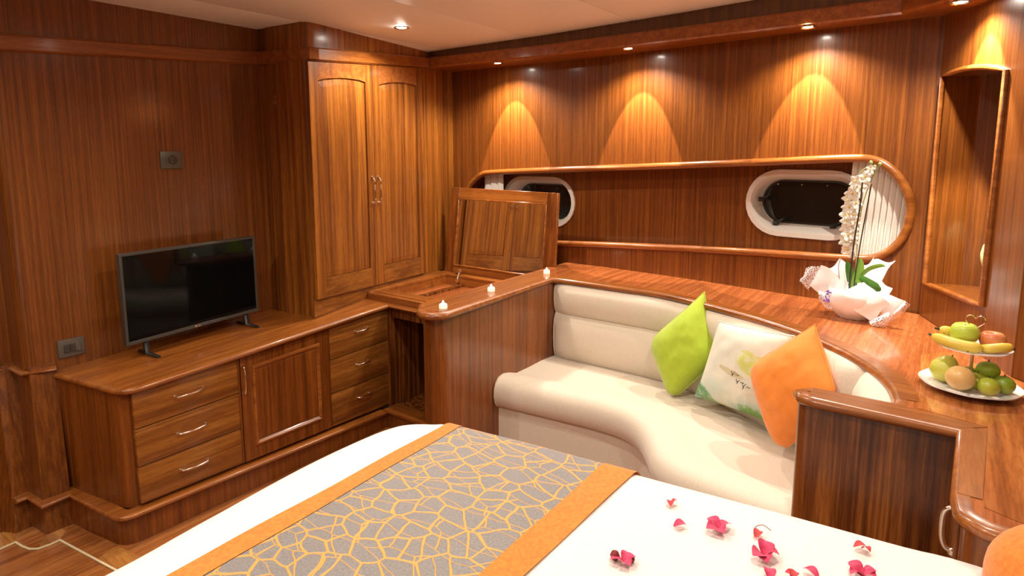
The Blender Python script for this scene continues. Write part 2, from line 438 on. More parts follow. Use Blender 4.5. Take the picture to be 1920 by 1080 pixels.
for k, (cx, cz, a, b) in enumerate(PORTS):
    wdw = thing('window_%d' % (k + 1), ['dark porthole in a white oval surround, partly behind the raised mirror lid', 'dark porthole in a white oval surround, beside the orchid and curtain'][k], 'porthole', (cx, yw(cx) + REC, cz))
    wdw['kind'] = 'structure'
    # surround: flange + tapering tunnel
    rings = []
    for da, dy in ((.008, 0.0), (.006, -.010), (-.018, -.010), (-.024, .004), (-.045, TUN - .01), (-.058, TUN - .008), (-.060, TUN + .004)):
        rings.append([(x, yw(x) + REC + dy, z) for x, z in stad(cx, cz, a + da, b + da)])
    kk = len(rings[0]); m2 = MB(); fs = []
    for r in range(len(rings) - 1):
        for j in range(kk): fs.append((r * kk + j, r * kk + (j + 1) % kk, (r + 1) * kk + (j + 1) % kk, (r + 1) * kk + j))
    m2.add([p for r in rings for p in r], fs).build('window_frame', M_white, wdw, smooth=True)
    g = stad(cx, cz, a - .056, b - .056)
    MB().add([(x, yw(x) + REC + TUN - .004, z) for x, z in g], [list(range(len(g)))]).build('pane', M_glassdark, wdw)
    m2 = MB(); ring = [(x, yw(x) + REC + TUN - .012, z) for x, z in stad(cx, cz, a - .055, b - .055)]
    tube(ring, .005, 6, m2, closed=True).build('gasket', M_black, wdw, smooth=True)
    y = yw(cx) + REC + TUN - .02
    for dx, dz in ((-(a - .06), .01), (-(a - .14), -(b - .055)), ((a - .16), -(b - .055))):
        m3 = box(cx + dx - .014, cx + dx + .014, y - .03, y, cz + dz - .012, cz + dz + .012)
        tube([(cx + dx, y - .02, cz + dz), (cx + dx + .035, y - .03, cz + dz + .022)], .005, 6, m3)
        lathe((cx + dx, y - .034, cz + dz), [(0, -.008), (.009, -.006), (.009, .006), (0, .008)], 8, m3)
        m3.build('latch', M_black, wdw, bevel=.002, seg=1)
    for q in range(4):
        xx = cx - a * .55 + q * a * .42
        lathe((xx, yw(xx) + REC + TUN - .012, cz + b - .075), [(0, -.004), (.005, -.003), (.005, .003), (0, .004)], 8).build('screw', M_chrome, wdw)
# moulded rail round the opening
path = [Vector((x, yw(x) - .004, z)) for x, z in loop]
r_ = tube(path, .019, 10, closed=True, squash=1.0).build('trim_1', W_x, smooth=True)
struct(r_, 'rounded wooden rail framing the long wall opening', 'trim')

# ---- left wall
LW = -3.1
m = MB()
m.add([(-3.1, 2.05, .6), (-3.1, .825, .6), (-3.1, .825, 2.4), (-3.1, 2.05, 2.4)], [(0, 1, 2, 3)])
seg = [(-3.1 - .025 * (1 - math.cos(t)), .825 - .025 * math.sin(t)) for t in [i * PI / 10 for i in range(6)]] + [(-3.25, .80)]
for (a, b), (c, d) in zip(seg[:-1], seg[1:]): m.add([(a, b, .6), (c, d, .6), (c, d, 2.4), (a, b, 2.4)], [(0, 1, 2, 3)])
m.add([(-3.25, .80, 0), (-3.25, -1.3, 0), (-3.25, -1.3, 2.4), (-3.25, .80, 2.4)], [(0, 1, 2, 3)])
wl = struct(m.build('wall_left', W_wall, merge=True), 'mahogany veneer wall behind the television', 'wall')
# wardrobe side face return (part of wall_left)
m = MB(); m.add([(-3.1, 1.955, .6), (-2.80, 2.02, .6), (-2.80, 2.02, 2.4), (-3.1, 1.955, 2.4)], [(0, 1, 2, 3)])
m.build('side_veneer', W_wall, wl)
# stepped wainscot below the counter level at far left
wz = lambda z: 0 if z < .1 else 1
low = [(-2.985, .885), (-2.985, .785), (-3.105, .775), (-3.10, .715), (-3.17, .68), (-3.17, -1.3)]
top = [(-3.075, .905), (-3.075, .812), (-3.225, .805), (-3.225, .77), (-3.235, .74), (-3.235, -1.3)]
m = MB()
for i in range(len(low) - 1):
    m.add([(*low[i], 0), (*low[i + 1], 0), (*top[i + 1], .70), (*top[i], .70)], [(0, 1, 2, 3)])
m.add([(*top[0], .70), (*top[1], .70), (*top[2], .70), (*top[3], .70), (-3.4, .77, .70), (-3.4, .905, .70)], [(0, 1, 2, 3, 4, 5)])
m.add([(*low[0], 0), (*top[0], .7), (-3.4, .905, .70), (-3.4, .885, 0)], [(0, 1, 2, 3)])
m.build('wainscot', W_wall, wl)
sweep([pz(0, 692, .682) + Vector((-.02, -1.5, 0)), pz(0, 692, .682), pz(22, 687, .682), pz(48, 700, .682), pz(106, 690, .682)], nose(.022, .022)).build('wainscot_rail', W_y, wl, smooth=True)
# ---- right wall with niche
RW = Fr((-.09, 3.15), (.185, 2.415))     # n towards room = (u.y,-u.x)
if RW.n.x > 0: RW.n = -RW.n
nu0, nz0 = RW.px(1752, 535); nu1, nzt0 = RW.px(1783, 140); nur, nzr = RW.px(1857, 580); nur2, nzt = RW.px(1895, 131)
NU0, NU1 = .040, .560
NZ00, NZ01, NT0, NT1 = 1.046, 1.073, 1.905, 1.866
def nlow(u): return NZ00 + (NZ01 - NZ00) * (u - NU0) / (NU1 - NU0)
def nhigh(u):
    t = (u - NU0) / (NU1 - NU0); return NT0 + (NT1 - NT0) * t + .022 * 4 * t * (1 - t)
us = [0] + [NU0 + (NU1 - NU0) * i / 12 for i in range(13)] + [RW.len]
m = MB()
for a, b in zip(us[:-1], us[1:]):
    if NU0 - 1e-6 <= a and b <= NU1 + 1e-6:
        m.add([RW.pt(a, 0, 0), RW.pt(b, 0, 0), RW.pt(b, 0, nlow(b)), RW.pt(a, 0, nlow(a))], [(0, 1, 2, 3)])
        m.add([RW.pt(a, 0, nhigh(a)), RW.pt(b, 0, nhigh(b)), RW.pt(b, 0, 2.45), RW.pt(a, 0, 2.45)], [(0, 1, 2, 3)])
    else: m.add([RW.pt(a, 0, 0), RW.pt(b, 0, 0), RW.pt(b, 0, 2.45), RW.pt(a, 0, 2.45)], [(0, 1, 2, 3)])
m.add([(.185, 2.415, 0), (.60, 2.06, 0), (.60, 2.06, 2.45), (.185, 2.415, 2.45)], [(0, 1, 2, 3)])
m.add([(.60, 2.06, 0), (.95, 1.90, 0), (.95, 1.90, 2.45), (.60, 2.06, 2.45)], [(0, 1, 2, 3)])
m.add([(.95, 1.90, 0), (.95, -1.3, 0), (.95, -1.3, 2.45), (.95, 1.90, 2.45)], [(0, 1, 2, 3)])
wr = struct(m.build('wall_right', W_wall, merge=True), 'mahogany veneer wall with tall arched niche, right of the sofa', 'wall')
ND = -.36
nl = [(NU0 + (NU1 - NU0) * i / 12) for i in range(13)]
outline = [(u, nlow(u)) for u in nl] + [(u, nhigh(u)) for u in nl[::-1]]
m = MB()
for (a, za), (b, zb) in zip(outline, outline[1:] + outline[:1]):
    m.add([RW.pt(a, 0, za), RW.pt(b, 0, zb), RW.pt(b, ND, zb), RW.pt(a, ND, za)], [(0, 1, 2, 3)])
m.add([RW.pt(a, ND, z) for a, z in outline], [list(range(len(outline)))])
m.build('niche_lining', W_wall, wr, merge=True)
m = MB()
fo = [(NU0 + .0 + (NU1 - NU0) * i / 8) for i in range(9)]
o2 = [Vector(RW.pt(u, .004, nlow(u))) for u in fo] + [Vector(RW.pt(u, .004, nhigh(u))) for u in fo[::-1]]
tube(o2, .011, 8, m, closed=True).build('niche_frame', W_x, wr, smooth=True)
# ---- near wall (behind the camera)
m = MB(); m.add([(-3.3, -1.3, 0), (1.0, -1.3, 0), (1.0, -1.3, 2.45), (-3.3, -1.3, 2.45)], [(0, 1, 2, 3)])
struct(m.build('wall_front', W_wall), 'mahogany veneer wall behind the viewer', 'wall')

# ---- wardrobe plane, cornice, soffit
WF = Fr((-2.74, 2.0), (-2.945, 3.36)); 
if WF.n.x < 0: WF.n = -WF.n
def cz(p):      # underside height of the cornice along its way
    if p.x < -2.95: return 1.99 + (p.y - .84) * .065
    if p.y < 3.0: return 2.066 + (p.y - 2.06) * .085
    return 2.145
A0 = Vector((-3.105, -1.2, 1.86)); A1 = Vector((-3.105, .5, 1.972)); A2 = Vector((-3.105, 1.950, 2.064))
W0 = WF.pt(.02, 0, 2.066); Wr = [WF.pt(.02, -.05, 2.065), WF.pt(.03, -.012, 2.066), WF.pt(.065, 0, 2.068)]
SF = [WF.pt(1.07, 0, 2.148), Vector((-2.0, 3.10, 2.151)), Vector((-1.2, 3.085, 2.154)), Vector((-.224, 3.027, 2.152)), Vector((-.072, 2.735, 2.125)), Vector((.02, 2.45, 2.112)), Vector((.30, 2.15, 2.10)), Vector((.60, 1.95, 2.10)), Vector((.90, 1.8, 2.10))]
path = [A0, A1, A2] + Wr + SF
prof = [(-.03, .0), (.012, 0), (.022, .008), (.022, .060), (.014, .068), (-.03, .068)]
struct(sweep(path, prof).build('trim_2', W_y, bevel=0), 'wooden cornice board running round the cabin below the ceiling', 'trim')
m = MB()
pth = [p + Vector((0, 0, .066)) for p in path]
nn = []
for i, p in enumerate(pth):
    a = pth[max(i - 1, 0)]; b = pth[min(i + 1, len(pth) - 1)]; t = (b - a); t.z = 0; t.normalize(); nn.append(Vector((t.y, -t.x, 0)))
for i in range(len(pth) - 1):
    q = [pth[i] - nn[i] * .006, pth[i + 1] - nn[i + 1] * .006]
    m.add([q[0], q[1], (q[1].x, q[1].y, 2.42), (q[0].x, q[0].y, 2.42)], [(0, 1, 2, 3)])
struct(m.build('trim_3', W_dark, merge=True), 'dark veneer band between the cornice and the ceiling', 'trim')
# soffit underside
m = MB(); S = SF
bw = [Vector((x, yw(x) + .01, 2.158)) for x in (-2.96, -2.0, -1.2, -.08)]
rwp = [RW.pt(.30, -.01, 2.128), RW.pt(.70, -.01, 2.116), Vector((.42, 2.24, 2.106)), Vector((.70, 2.04, 2.104)), Vector((.98, 1.90, 2.104))]
back = bw + rwp
front = [p + Vector((0, 0, .006)) for p in S]
for i in range(len(front) - 1):
    m.add([front[i], front[i + 1], back[i + 1], back[i]], [(0, 1, 2), (0, 2, 3)])
struct(m.build('soffit', W_x, merge=True), 'wooden soffit over the sofa holding the downlights', 'soffit')
# ================================================================== DOWNLIGHTS
def downlight(loc, label, group=None, r=.036):
    t = thing('downlight', label, 'downlight', loc, group)
    lathe(loc, [(r * .62, .004), (r * .70, -.001), (r * .95, -.005), (r, -.002), (r, .006)], 24).build('bezel', M_chrome, t, smooth=True)
    lathe(loc, [(0, -.003), (r * .35, -.004), (r * .62, -.001), (r * .64, .006), (0, .006)], 20).build('lens', M_lamp, t, smooth=True)
    return t
for p, l in zip(SOFFIT_LAMPS, ['small chrome downlight in the soffit nearest the wardrobe, lit', 'small chrome downlight in the middle of the soffit over the sofa, lit', 'small chrome downlight in the soffit above the right porthole, lit']):
    downlight(p, l, 'downlights in the soffit', .034)
downlight(NICHE_LAMP, 'small chrome downlight in the soffit corner above the arched niche, lit', 'downlights in the soffit', .034)
downlight((CEIL_LAMPS[0][0], CEIL_LAMPS[0][1], zc(*CEIL_LAMPS[0][:2])), 'round chrome downlight set in the cream ceiling before the wardrobe, lit', None, .042)
for p in CEIL_LAMPS[1:]:  # fixtures of the unseen lamps added to light the cabin
    m = MB(); q = (p[0], p[1], zc(p[0], p[1])); r = .042
    ft = lathe(q, [(r * .62, .004), (r * .70, -.001), (r * .95, -.005), (r, -.002), (r, .006)], 20).build('unseen_lamp_bezel', M_chrome, ce, smooth=True)
    lathe(q, [(0, -.003), (r * .62, -.001), (r * .64, .006), (0, .006)], 20).build('lamp_lens', M_lamp, ft, smooth=True)

# ================================================================== TV CONSOLE
def conz(y, z):     # the furniture follows the sheer of the hull: nominal .14 .. .67 at the near end
    y = max(.6, min(2.6, y)); lo = .143 - .030 * (y - 1.0); hi = .667 + .050 * (y - 1.0)
    if z <= .14: return lo * z / .14
    return lo + (hi - lo) * (z - .14) / (.67 - .14)
czf = lambda p, z: conz(p.y, z)
CF = Fr((-2.625, .97), (-2.625, 2.385))
if CF.n.x < 0: CF.n = -CF.n
con = thing('storage_console', 'long low mahogany console with six drawers and a panelled door under the television', 'cabinet', (-2.85, 1.6, 0))
bp = round_corner([(-3.12, .89), (-2.645, .975), (-2.645, 2.385), (-3.12, 2.385)], {1: .06})
prism(bp, .14, .645, zf=lambda x, y, z: conz(y, z)).build('body', W_z, con, smooth=True)
bp2 = round_corner([(-3.12, .86), (-2.625, .945), (-2.60, 2.36), (-3.12, 2.36)], {1: .07})
prism(bp2, 0, .128, zf=lambda x, y, z: conz(y, z)).build('plinth', W_z, con, smooth=True)
# drawers and door: pixel columns on the front plane
def cu(x, y=None): return CF.px(x, 780 - (x - 250) * .34)[0]
uL0, uL1 = cu(249), cu(446); uD0, uD1 = cu(450), cu(611); uR0, uR1 = cu(617), cu(731)
zs = [.155, .318, .482, .642]
pull_pts = [(-.052, 0), (-.050, .012), (-.040, .020), (0, .026), (.040, .020), (.050, .012), (.052, 0)]
def pull(fr, u, z, zfn, vert=False, L=1.0, parent=None, label=None, n0=.0):
    pts = []
    for a, b in smooth_path([Vector((a, b, 0)) for a, b in pull_pts], 3) and [(p.x, p.y) for p in smooth_path([Vector((a, b, 0)) for a, b in pull_pts], 3)]:
        q = fr.pt(u + (0 if vert else a * L), n0 + b, 0); q.z = zfn(q, z) + (a * L if vert else 0); pts.append(q)
    rr = [.0045 + .002 * abs(2 * i / (len(pts) - 1) - 1) ** 3 for i in range(len(pts))]
    m = tube(pts, rr, 8)
    for s in (0, -1): lathe(pts[s], [(0, -.007), (.007, -.005), (.007, .005), (0, .007)], 10, m)
    return m.build('handle', M_chrome, parent, smooth=True)
for side, (u0, u1) in enumerate(((uL0, uL1), (uR0, uR1))):
    for k in range(3):
        z0, z1 = zs[k] + .002, zs[k + 1] - .002
        d = fbox(CF, u0 + .002, u1 - .002, -.018, .004, z0, z1, zf=czf).build('drawer', W_drawer, con, bevel=.003)
        pull(CF, (u0 + u1) / 2 + (.0 if side == 0 else 0), z0 + (z1 - z0) * (.52 if side == 0 else .62), czf, parent=d, n0=.004, L=1.15 if side == 0 else .85)
d = fbox(CF, uD0 + .002, uD1 - .002, -.018, -.002, zs[0] + .002, zs[3] - .002, zf=czf).build('door', W_z, con, bevel=.002)
f0, f1 = cu(470), cu(598)
m = MB()
for (a, b, c, e) in ((uD0 + .002, f0, zs[0] + .002, zs[3] - .002), (f1, uD1 - .002, zs[0] + .002, zs[3] - .002), (f0, f1, zs[0] + .002, zs[0] + .06), (f0, f1, zs[3] - .055, zs[3] - .002)):
    fbox(CF, a, b, -.004, .006, c, e, m, zf=czf)
m.build('door_frame', W_z, d)
raised_panel(CF, f0, f1, zs[0] + .06, zs[3] - .055, -.002, zf=czf, bev=.030, h=.010).build('door_panel', W_z, d)
def zframe(u0_, u1_, z0_, z1_, w_):
    rings = []
    for d_, n_ in ((0, .005), (.004, .015), (.012, .016), (w_, .004), (w_, -.002)):
        r = []
        for u, z in ((u0_ + d_, z0_ + d_), (u1_ - d_, z0_ + d_), (u1_ - d_, z1_ - d_), (u0_ + d_, z1_ - d_)):
            p = CF.pt(u, n_, 0); r.append((p.x, p.y, conz(p.y, z)))
        rings.append(r)
    return MB().add([p for r in rings for p in r], [(k_ * 4 + j_, k_ * 4 + (j_ + 1) % 4, (k_ + 1) * 4 + (j_ + 1) % 4, (k_ + 1) * 4 + j_) for k_ in range(4) for j_ in range(4)])
zframe(f0, f1, zs[0] + .06, zs[3] - .055, .024).build('door_moulding', W_y, d)
pull(CF, uD0 + .010, zs[3] - .105, czf, vert=True, parent=d, n0=.006, L=1.3)
fbox(CF, uL1, uD0, -.02, .0, zs[0], zs[3], zf=czf).build('stile', W_z, con)
fbox(CF, uD1, uR0, -.02, .0, zs[0], zs[3], zf=czf).build('stile', W_z, con)
fbox(CF, uR1, uR1 + .03, -.02, .0, zs[0], zs[3], zf=czf).build('stile', W_z, con)
# plinth rail (half-round), continuing round the steps at left
rp = round_corner([(-2.97, .885), (-2.625, .950), (-2.605, 2.36)], {})
rail = [pz(30, 945, .135), pz(53, 935, .135), pz(81, 953, .135), pz(132, 930, .135)]
a_ = pz(222, 975, .135); rc = round_corner([tuple(rail[-1][:2]), (-2.600, .925), (-2.585, 2.30)], {1: .06})
rl_ = rail[:-1] + [Vector((x, y, 0)) for x, y in rc]
rl2 = []
for p in rl_: rl2.append(Vector((p.x, p.y, conz(p.y, .14) - (.008 if p.y < 1.0 else .008))))
L_ = rl2[-1]; far = Vector((-2.585, 2.325, conz(2.325, .14) - .008))
sweep(rl2[:-1] + [far], [(-.05, -.010)] + [(a, b * .020) for a, b in [(0, -.5), (.006, -.4), (.010, 0), (.006, .4), (0, .5)]] + [(-.05, .010)]).build('plinth_rail', W_y, con, smooth=True)
# countertop
top_poly = round_corner([(-3.12, .895), (-2.600, .978), (-2.600, 2.385), (-2.62, 2.42), (-3.12, 2.42)], {1: .075})
ct = prism(top_poly, .645, .668, zf=lambda x, y, z: conz(y, z)).build('console_countertop', W_y, origin=(-2.85, 1.6, .65))
tag(ct, 'long varnished wooden countertop on the low console beneath the television', 'countertop')
ep = [Vector((x, y, conz(y, .657))) for x, y in top_poly[0:-2]]
sweep(ep, nose(.016, .026)).build('edge_moulding', W_y, ct, smooth=True)
ct['_root'] = (0, 0, 0)

# ================================================================== TELEVISION
TVF = Fr((-2.93, 1.10), (-2.93, 1.76))
if TVF.n.x < 0: TVF.n = -TVF.n
tvp = [px(222, 478, -2.93), px(475, 443, -2.93), px(486, 582, -2.93), px(238, 650, -2.93)]
y0, y1 = (tvp[0].y + tvp[3].y) / 2, (tvp[1].y + tvp[2].y) / 2
zt0, zt1, zb0, zb1 = tvp[0].z, tvp[1].z, tvp[3].z, tvp[2].z
tv = thing('television', 'black flat-screen television standing on the low console', 'television', (-2.95, (y0 + y1) / 2, conz((y0 + y1) / 2, .668)))
def tvbox(ya, yb, za0, za1, zb0_, zb1_, xa, xb, mb=None):
    mb = mb or MB()
    return mb.add([(xa, ya, za0), (xb, ya, za0), (xb, yb, za1), (xa, yb, za1), (xa, ya, zb0_), (xb, ya, zb0_), (xb, yb, zb1_), (xa, yb, zb1_)], HEX)
def lz(y, a, b): return a + (b - a) * (y - y0) / (y1 - y0)
tvbox(y0, y1, zb0, zb1, zt0, zt1, -2.965, -2.934).build('casing', M_bezel, tv, bevel=.003)
b = .011
m = MB()
for (ya, yb, q0, q1) in ((y0, y0 + b, 0, 1), (y1 - b, y1, 0, 1)):
    tvbox(ya, yb, lz(ya, zb0, zb1), lz(yb, zb0, zb1), lz(ya, zt0, zt1), lz(yb, zt0, zt1), -2.935, -2.928, m)
tvbox(y0 + b, y1 - b, lz(y0 + b, zb0, zb1), lz(y1 - b, zb0, zb1), lz(y0 + b, zb0, zb1) + .016, lz(y1 - b, zb0, zb1) + .016, -2.935, -2.928, m)
tvbox(y0 + b, y1 - b, lz(y0 + b, zt0, zt1) - b, lz(y1 - b, zt0, zt1) - b, lz(y0 + b, zt0, zt1), lz(y1 - b, zt0, zt1), -2.935, -2.928, m)
m.build('bezel', M_bezel, tv, bevel=.001, seg=1)
tvbox(y0 + b, y1 - b, lz(y0 + b, zb0, zb1) + .016, lz(y1 - b, zb0, zb1) + .016, lz(y0 + b, zt0, zt1) - b, lz(y1 - b, zt0, zt1) - b, -2.936, -2.931).build('screen', M_screen, tv)
for yy in (y0 + .09, y1 - .06):
    zz = conz(yy, .668); zb = lz(yy, zb0, zb1)
    m = MB(); tube([(-3.03, yy, zz + .006), (-2.96, yy, zz + .012), (-2.95, yy, zb + .01), (-2.94, yy, zz + .012), (-2.86, yy + .012, zz + .006)], [.006, .008, .010, .008, .006], 8, m, squash=1.4)
    m.build('stand_foot', M_black, tv, smooth=True)
def text(body, size, mat, parent, loc, rot, name='lettering', ext=.0005):
    cu_ = bpy.data.curves.new(name, 'FONT'); cu_.body = body; cu_.size = size; cu_.extrude = ext; cu_.align_x = 'CENTER'; cu_.align_y = 'CENTER'
    tmp = bpy.data.objects.new(name, cu_); C.objects.link(tmp)
    dg = bpy.context.evaluated_depsgraph_get(); me = bpy.data.meshes.new_from_object(tmp.evaluated_get(dg))
    bpy.data.objects.remove(tmp); o = bpy.data.objects.new(name, me); C.objects.link(o); me.materials.clear(); me.materials.append(mat)
    o['_root'] = tuple(parent['_root']); o.parent = parent; o.location = Vector(loc) - Vector(parent['_root']); o.rotation_euler = rot
    return o
ym = (y0 + y1) / 2
text('LG', .013, M_chrome, tv, (-2.9275, ym + .004, lz(ym, zb0, zb1) + .008), (PI / 2, 0, PI / 2), 'logo')
lathe((-2.9275, ym - .011, lz(ym, zb0, zb1) + .008), [(0, 0), (.0045, 0), (.0045, .001), (0, .001)], 12, tilt=Matrix.Rotation(PI / 2, 3, 'Y')).build('logo_disc', M_chrome, tv)

# ================================================================== WARDROBE
wd = thing('wardrobe', 'tall built-in mahogany wardrobe with two panelled doors, in the cabin corner', 'wardrobe', (-2.85, 2.6, .68))
wp = [WF.pt(.0, -.30, 0)[:2], WF.pt(.0, -.02, 0)[:2], WF.pt(0.0, 0.0, 0)[:2], WF.pt(1.36, 0, 0)[:2], WF.pt(1.36, -.3, 0)[:2]]
wp = round_corner(wp, {2: .015}) if False else round_corner([WF.pt(0, -.30, 0)[:2], WF.pt(0, 0.0, 0)[:2], WF.pt(1.385, 0, 0)[:2], WF.pt(1.385, -.3, 0)[:2]], {1: .055})
zl = lambda x, y, z: z if z > .9 else conz(y, .668)
prism(wp, .68, 2.30, zf=zl).build('body', W_ward, wd, smooth=True)
DN = .018
u0 = WF.px(579, 300)[0]; um = WF.px(697, 300)[0]; u1 = WF.px(789, 300)[0]
def ct_z(u): return 2.066 + (WF.pt(u, 0, 0).y - 2.06) * .085
zb_l = WF.px(605, 557)[1]; zb_r = WF.px(697, 535)[1]
def door_z(p, t):       # t 0..1 -> follows the cornice
    u = (p - WF.a).dot(WF.u); lo = zb_l + (zb_r - zb_l) * (u - u0) / (um - u0); hi = ct_z(u) - .004
    return lo + (hi - lo) * t
dzf = lambda p, t: door_z(Vector((p.x, p.y, 0)), t)
for k, (a, b_) in enumerate(((u0, um), (um, u1))):
    a += .0015; b_ -= .0015
    d = fbox(WF, a, b_, .001, .012, 0, 1, zf=dzf).build('door', W_ward, wd, bevel=.002, seg=1)
    d['label'] = ['left wardrobe door', 'right wardrobe door'][k]
    pa, pb_ = a + (.062 if k == 0 else .058), b_ - .060
    lo, hi = (.085, .955) if k == 0 else (.085, .945)
    fbox(WF, a, pa, .010, .022, 0, 1, zf=dzf).build('stile', W_ward, d); fbox(WF, pb_, b_, .010, .022, 0, 1, zf=dzf).build('stile', W_ward, d)
    m = MB()
    fbox(WF, pa, pb_, .010, .022, 0, lo, m, zf=dzf)
    m.build('bottom_rail', W_drawer, d)
    N = 10; m = MB()
    for i in range(N):
        q0, q1 = pa + (pb_ - pa) * i / N, pa + (pb_ - pa) * (i + 1) / N
        r0, r1 = [.014 * math.sin(PI * t / N) ** .7 for t in (i, i + 1)]
        vs = []
        for n_ in (.010, .022):
            for (q, t) in ((q0, hi - .03 + r0), (q1, hi - .03 + r1), (q1, 1), (q0, 1)):
                p = WF.pt(q, n_, 0); vs.append((p.x, p.y, dzf(p, t)))
        m.add(vs, HEX)
    m.build('top_rail', W_x, d, merge=True)
    raised_panel(WF, pa, pb_, lo, hi - .03, .010, zf=lambda p, t: dzf(p, t), bev=.0001, h=.001).v if False else None
    # raised field in metres, mapped back to t
    pm = WF.pt((pa + pb_) / 2, 0, 0); H_ = dzf(pm, 1) - dzf(pm, 0)
    raised_panel(WF, pa, pb_, lo * H_, (hi - .032) * H_, .012, zf=lambda p, z: dzf(p, z / H_), bev=.032, h=.007, top=.016).build('door_panel', W_ward, d)
    uh = um - .028 if k == 0 else um + .026
    zc_ = 1.375
    pts = smooth_path([WF.pt(uh, n_, zc_ + dz) for n_, dz in ((.022, .075), (.036, .068), (.044, .045), (.040, 0), (.044, -.045), (.036, -.068), (.022, -.075))], 4)
    m = tube(pts, .0055, 8)
    for s_ in (0, -1): lathe(pts[s_], [(0, -.010), (.009, -.006), (.009, .006), (0, .010)], 10, m)
    m.build('handle', M_chrome, d, smooth=True)
fbox(WF, u0 - .01, 1.36, .001, .006, 0, 1, zf=lambda p, z: (conz(p.y, .672) if z < .5 else door_z(Vector((p.x, p.y, 0)), 0) - .006)).build('kick_board', W_drawer, wd)
# little wooden catch on the wardrobe side
q = Vector((-2.985, 1.975, 1.875))
cb = MB(); box(q.x - .012, q.x + .002, q.y - .018, q.y + .004, q.z - .02, q.z + .02, cb); box(q.x + .004, q.x + .012, q.y - .020, q.y + .004, q.z - .024, q.z + .024, cb)
tag(cb.build('wooden_catch', W_drawer, bevel=.002, origin=q), 'small pale wooden catch on the veneer joint above the television', 'catch')

# ================================================================== DRESSING TABLE with open mirror lid
VZ = .778
vt = thing('dressing_table', 'built-in dressing table with its mirrored lid raised, beside the wardrobe', 'dressing table', (-2.4, 2.75, 0))
VX0, VX1, VY0, VY1 = -2.86, -1.985, 2.42, 3.12
ix0, ix1, iy0, iy1 = -2.77, -2.03, 2.50, 3.06
m = MB()
for bb in ((VX0 - .05, ix0, VY0 - .03, VY1), (ix1, VX1, VY0, VY1), (ix0, ix1, VY0, iy0), (ix0, ix1, iy1, VY1 + .20)):
    box(bb[0], bb[1], bb[2], bb[3], VZ - .02, VZ, m)
box(VX0, VX1, VY1, yw(-2.4) - .01, VZ - .02, VZ, m)
m.build('rim', W_x, vt, bevel=.003)
m = MB()
box(ix0 - .012, ix0, iy0, iy1, VZ - .13, VZ - .02, m); box(ix1, ix1 + .012, iy0, iy1, VZ - .13, VZ - .02, m)
box(ix0 - .012, ix1 + .012, iy0 - .012, iy0, VZ - .13, VZ - .02, m); box(ix0 - .012, ix1 + .012, iy1, iy1 + .012, VZ - .13, VZ - .02, m)
m.build('tray_sides', W_x, vt)
box(ix0 - .012, ix1 + .012, iy0 - .012, iy1 + .012, VZ - .080, VZ - .070).build('tray_floor', W_shelf, vt)
VYF = 2.375
box(-2.80, -1.99, 2.385, 2.425, .715, VZ - .005).build('apron', W_x, vt, bevel=.003)
sweep([(-2.62, VYF + .01, .722), (-1.99, VYF + .01, .722)], nose(.024, .028)).build('apron_rail', W_x, vt, smooth=True)
# open knee hole: side, floor, back, plinth
box(-2.62, -1.99, 2.425, 2.44, .64, .73).build('inner_rail', W_rib, vt)
box(-2.64, -2.61, 2.385, 3.33, .10, .725).build('side_panel', W_rib, vt)
box(-2.61, -1.97, 3.29, 3.31, .10, .725).build('back_panel', W_rib, vt)
box(-2.60, -1.97, 2.34, 3.29, .0, .10).build('plinth', W_z, vt)
box(-2.60, -1.97, 2.43, 3.29, .10, .106).build('knee_floor', W_rib, vt)
box(-2.60, -1.97, 2.315, 2.43, .10, .118).build('threshold_board', W_x, vt, bevel=.003)
# lid
hb = [Vector((-2.885, 3.125, VZ + .01)), Vector((-2.01, 3.125, VZ + .01))]
tl, tr = py(848, 351, 3.190), py(1047, 362, 3.190)
bl, br = py(834, 514, 3.135), py(1038, 520, 3.135); br.z = bl.z
print('lid', tl, tr, bl, br)
LN = ((br - bl).cross(tl - bl)).normalized()
if LN.y > 0: LN = -LN
def lp(u, v, n): 
    return (bl * (1 - u) + br * u) * (1 - v) + (tl * (1 - u) + tr * u) * v + LN * n
def lbox(u0, u1, v0, v1, n0, n1, m=None):
    m = m or MB()
    return m.add([lp(u0, v0, n0), lp(u1, v0, n0), lp(u1, v1, n0), lp(u0, v1, n0), lp(u0, v0, n1), lp(u1, v0, n1), lp(u1, v1, n1), lp(u0, v1, n1)], HEX)
lid = lbox(0, 1, 0, 1, -.022, .0).build('lid', W_x, vt, bevel=.003)
fu, fv = .085, .115
for a, b_, c_, d_ in ((0, fu, 0, 1), (1 - fu, 1, 0, 1)): lbox(a, b_, c_, d_, 0, .008).build('lid_stile', W_z, lid, bevel=.002, seg=1)
for a, b_, c_, d_ in ((fu, 1 - fu, 0, fv), (fu, 1 - fu, 1 - fv, 1)): lbox(a, b_, c_, d_, 0, .008).build('lid_rail', W_x, lid, bevel=.002, seg=1)
lbox(fu, 1 - fu, fv, 1 - fv, -.001, .003).build('mirror', M_mirror, lid)
m = MB(); w_ = .012
lbox(fu, 1 - fu, fv, fv + w_ * 1.5, .003, .013, m); lbox(fu, 1 - fu, 1 - fv - w_ * 1.5, 1 - fv, .003, .013, m)
lbox(fu, fu + w_, fv, 1 - fv, .003, .013, m); lbox(1 - fu - w_, 1 - fu, fv, 1 - fv, .003, .013, m)
m.build('mirror_beading', W_y, lid, bevel=.002, seg=1)
hg = py(860, 520, 3.07)
m = MB(); tube([lp(.10, .03, .012), Vector((hg.x, 3.085, VZ + .03)), Vector((hg.x + .004, 3.05, VZ - .03)), Vector((hg.x, 3.05, VZ - .07))], .009, 8, m)
lathe((hg.x, 3.085, VZ + .03), [(0, -.014), (.016, -.009), (.016, .009), (0, .014)], 8, m); lathe((hg.x + .004, 3.05, VZ - .03), [(0, -.014), (.016, -.009), (.016, .009), (0, .014)], 8, m)
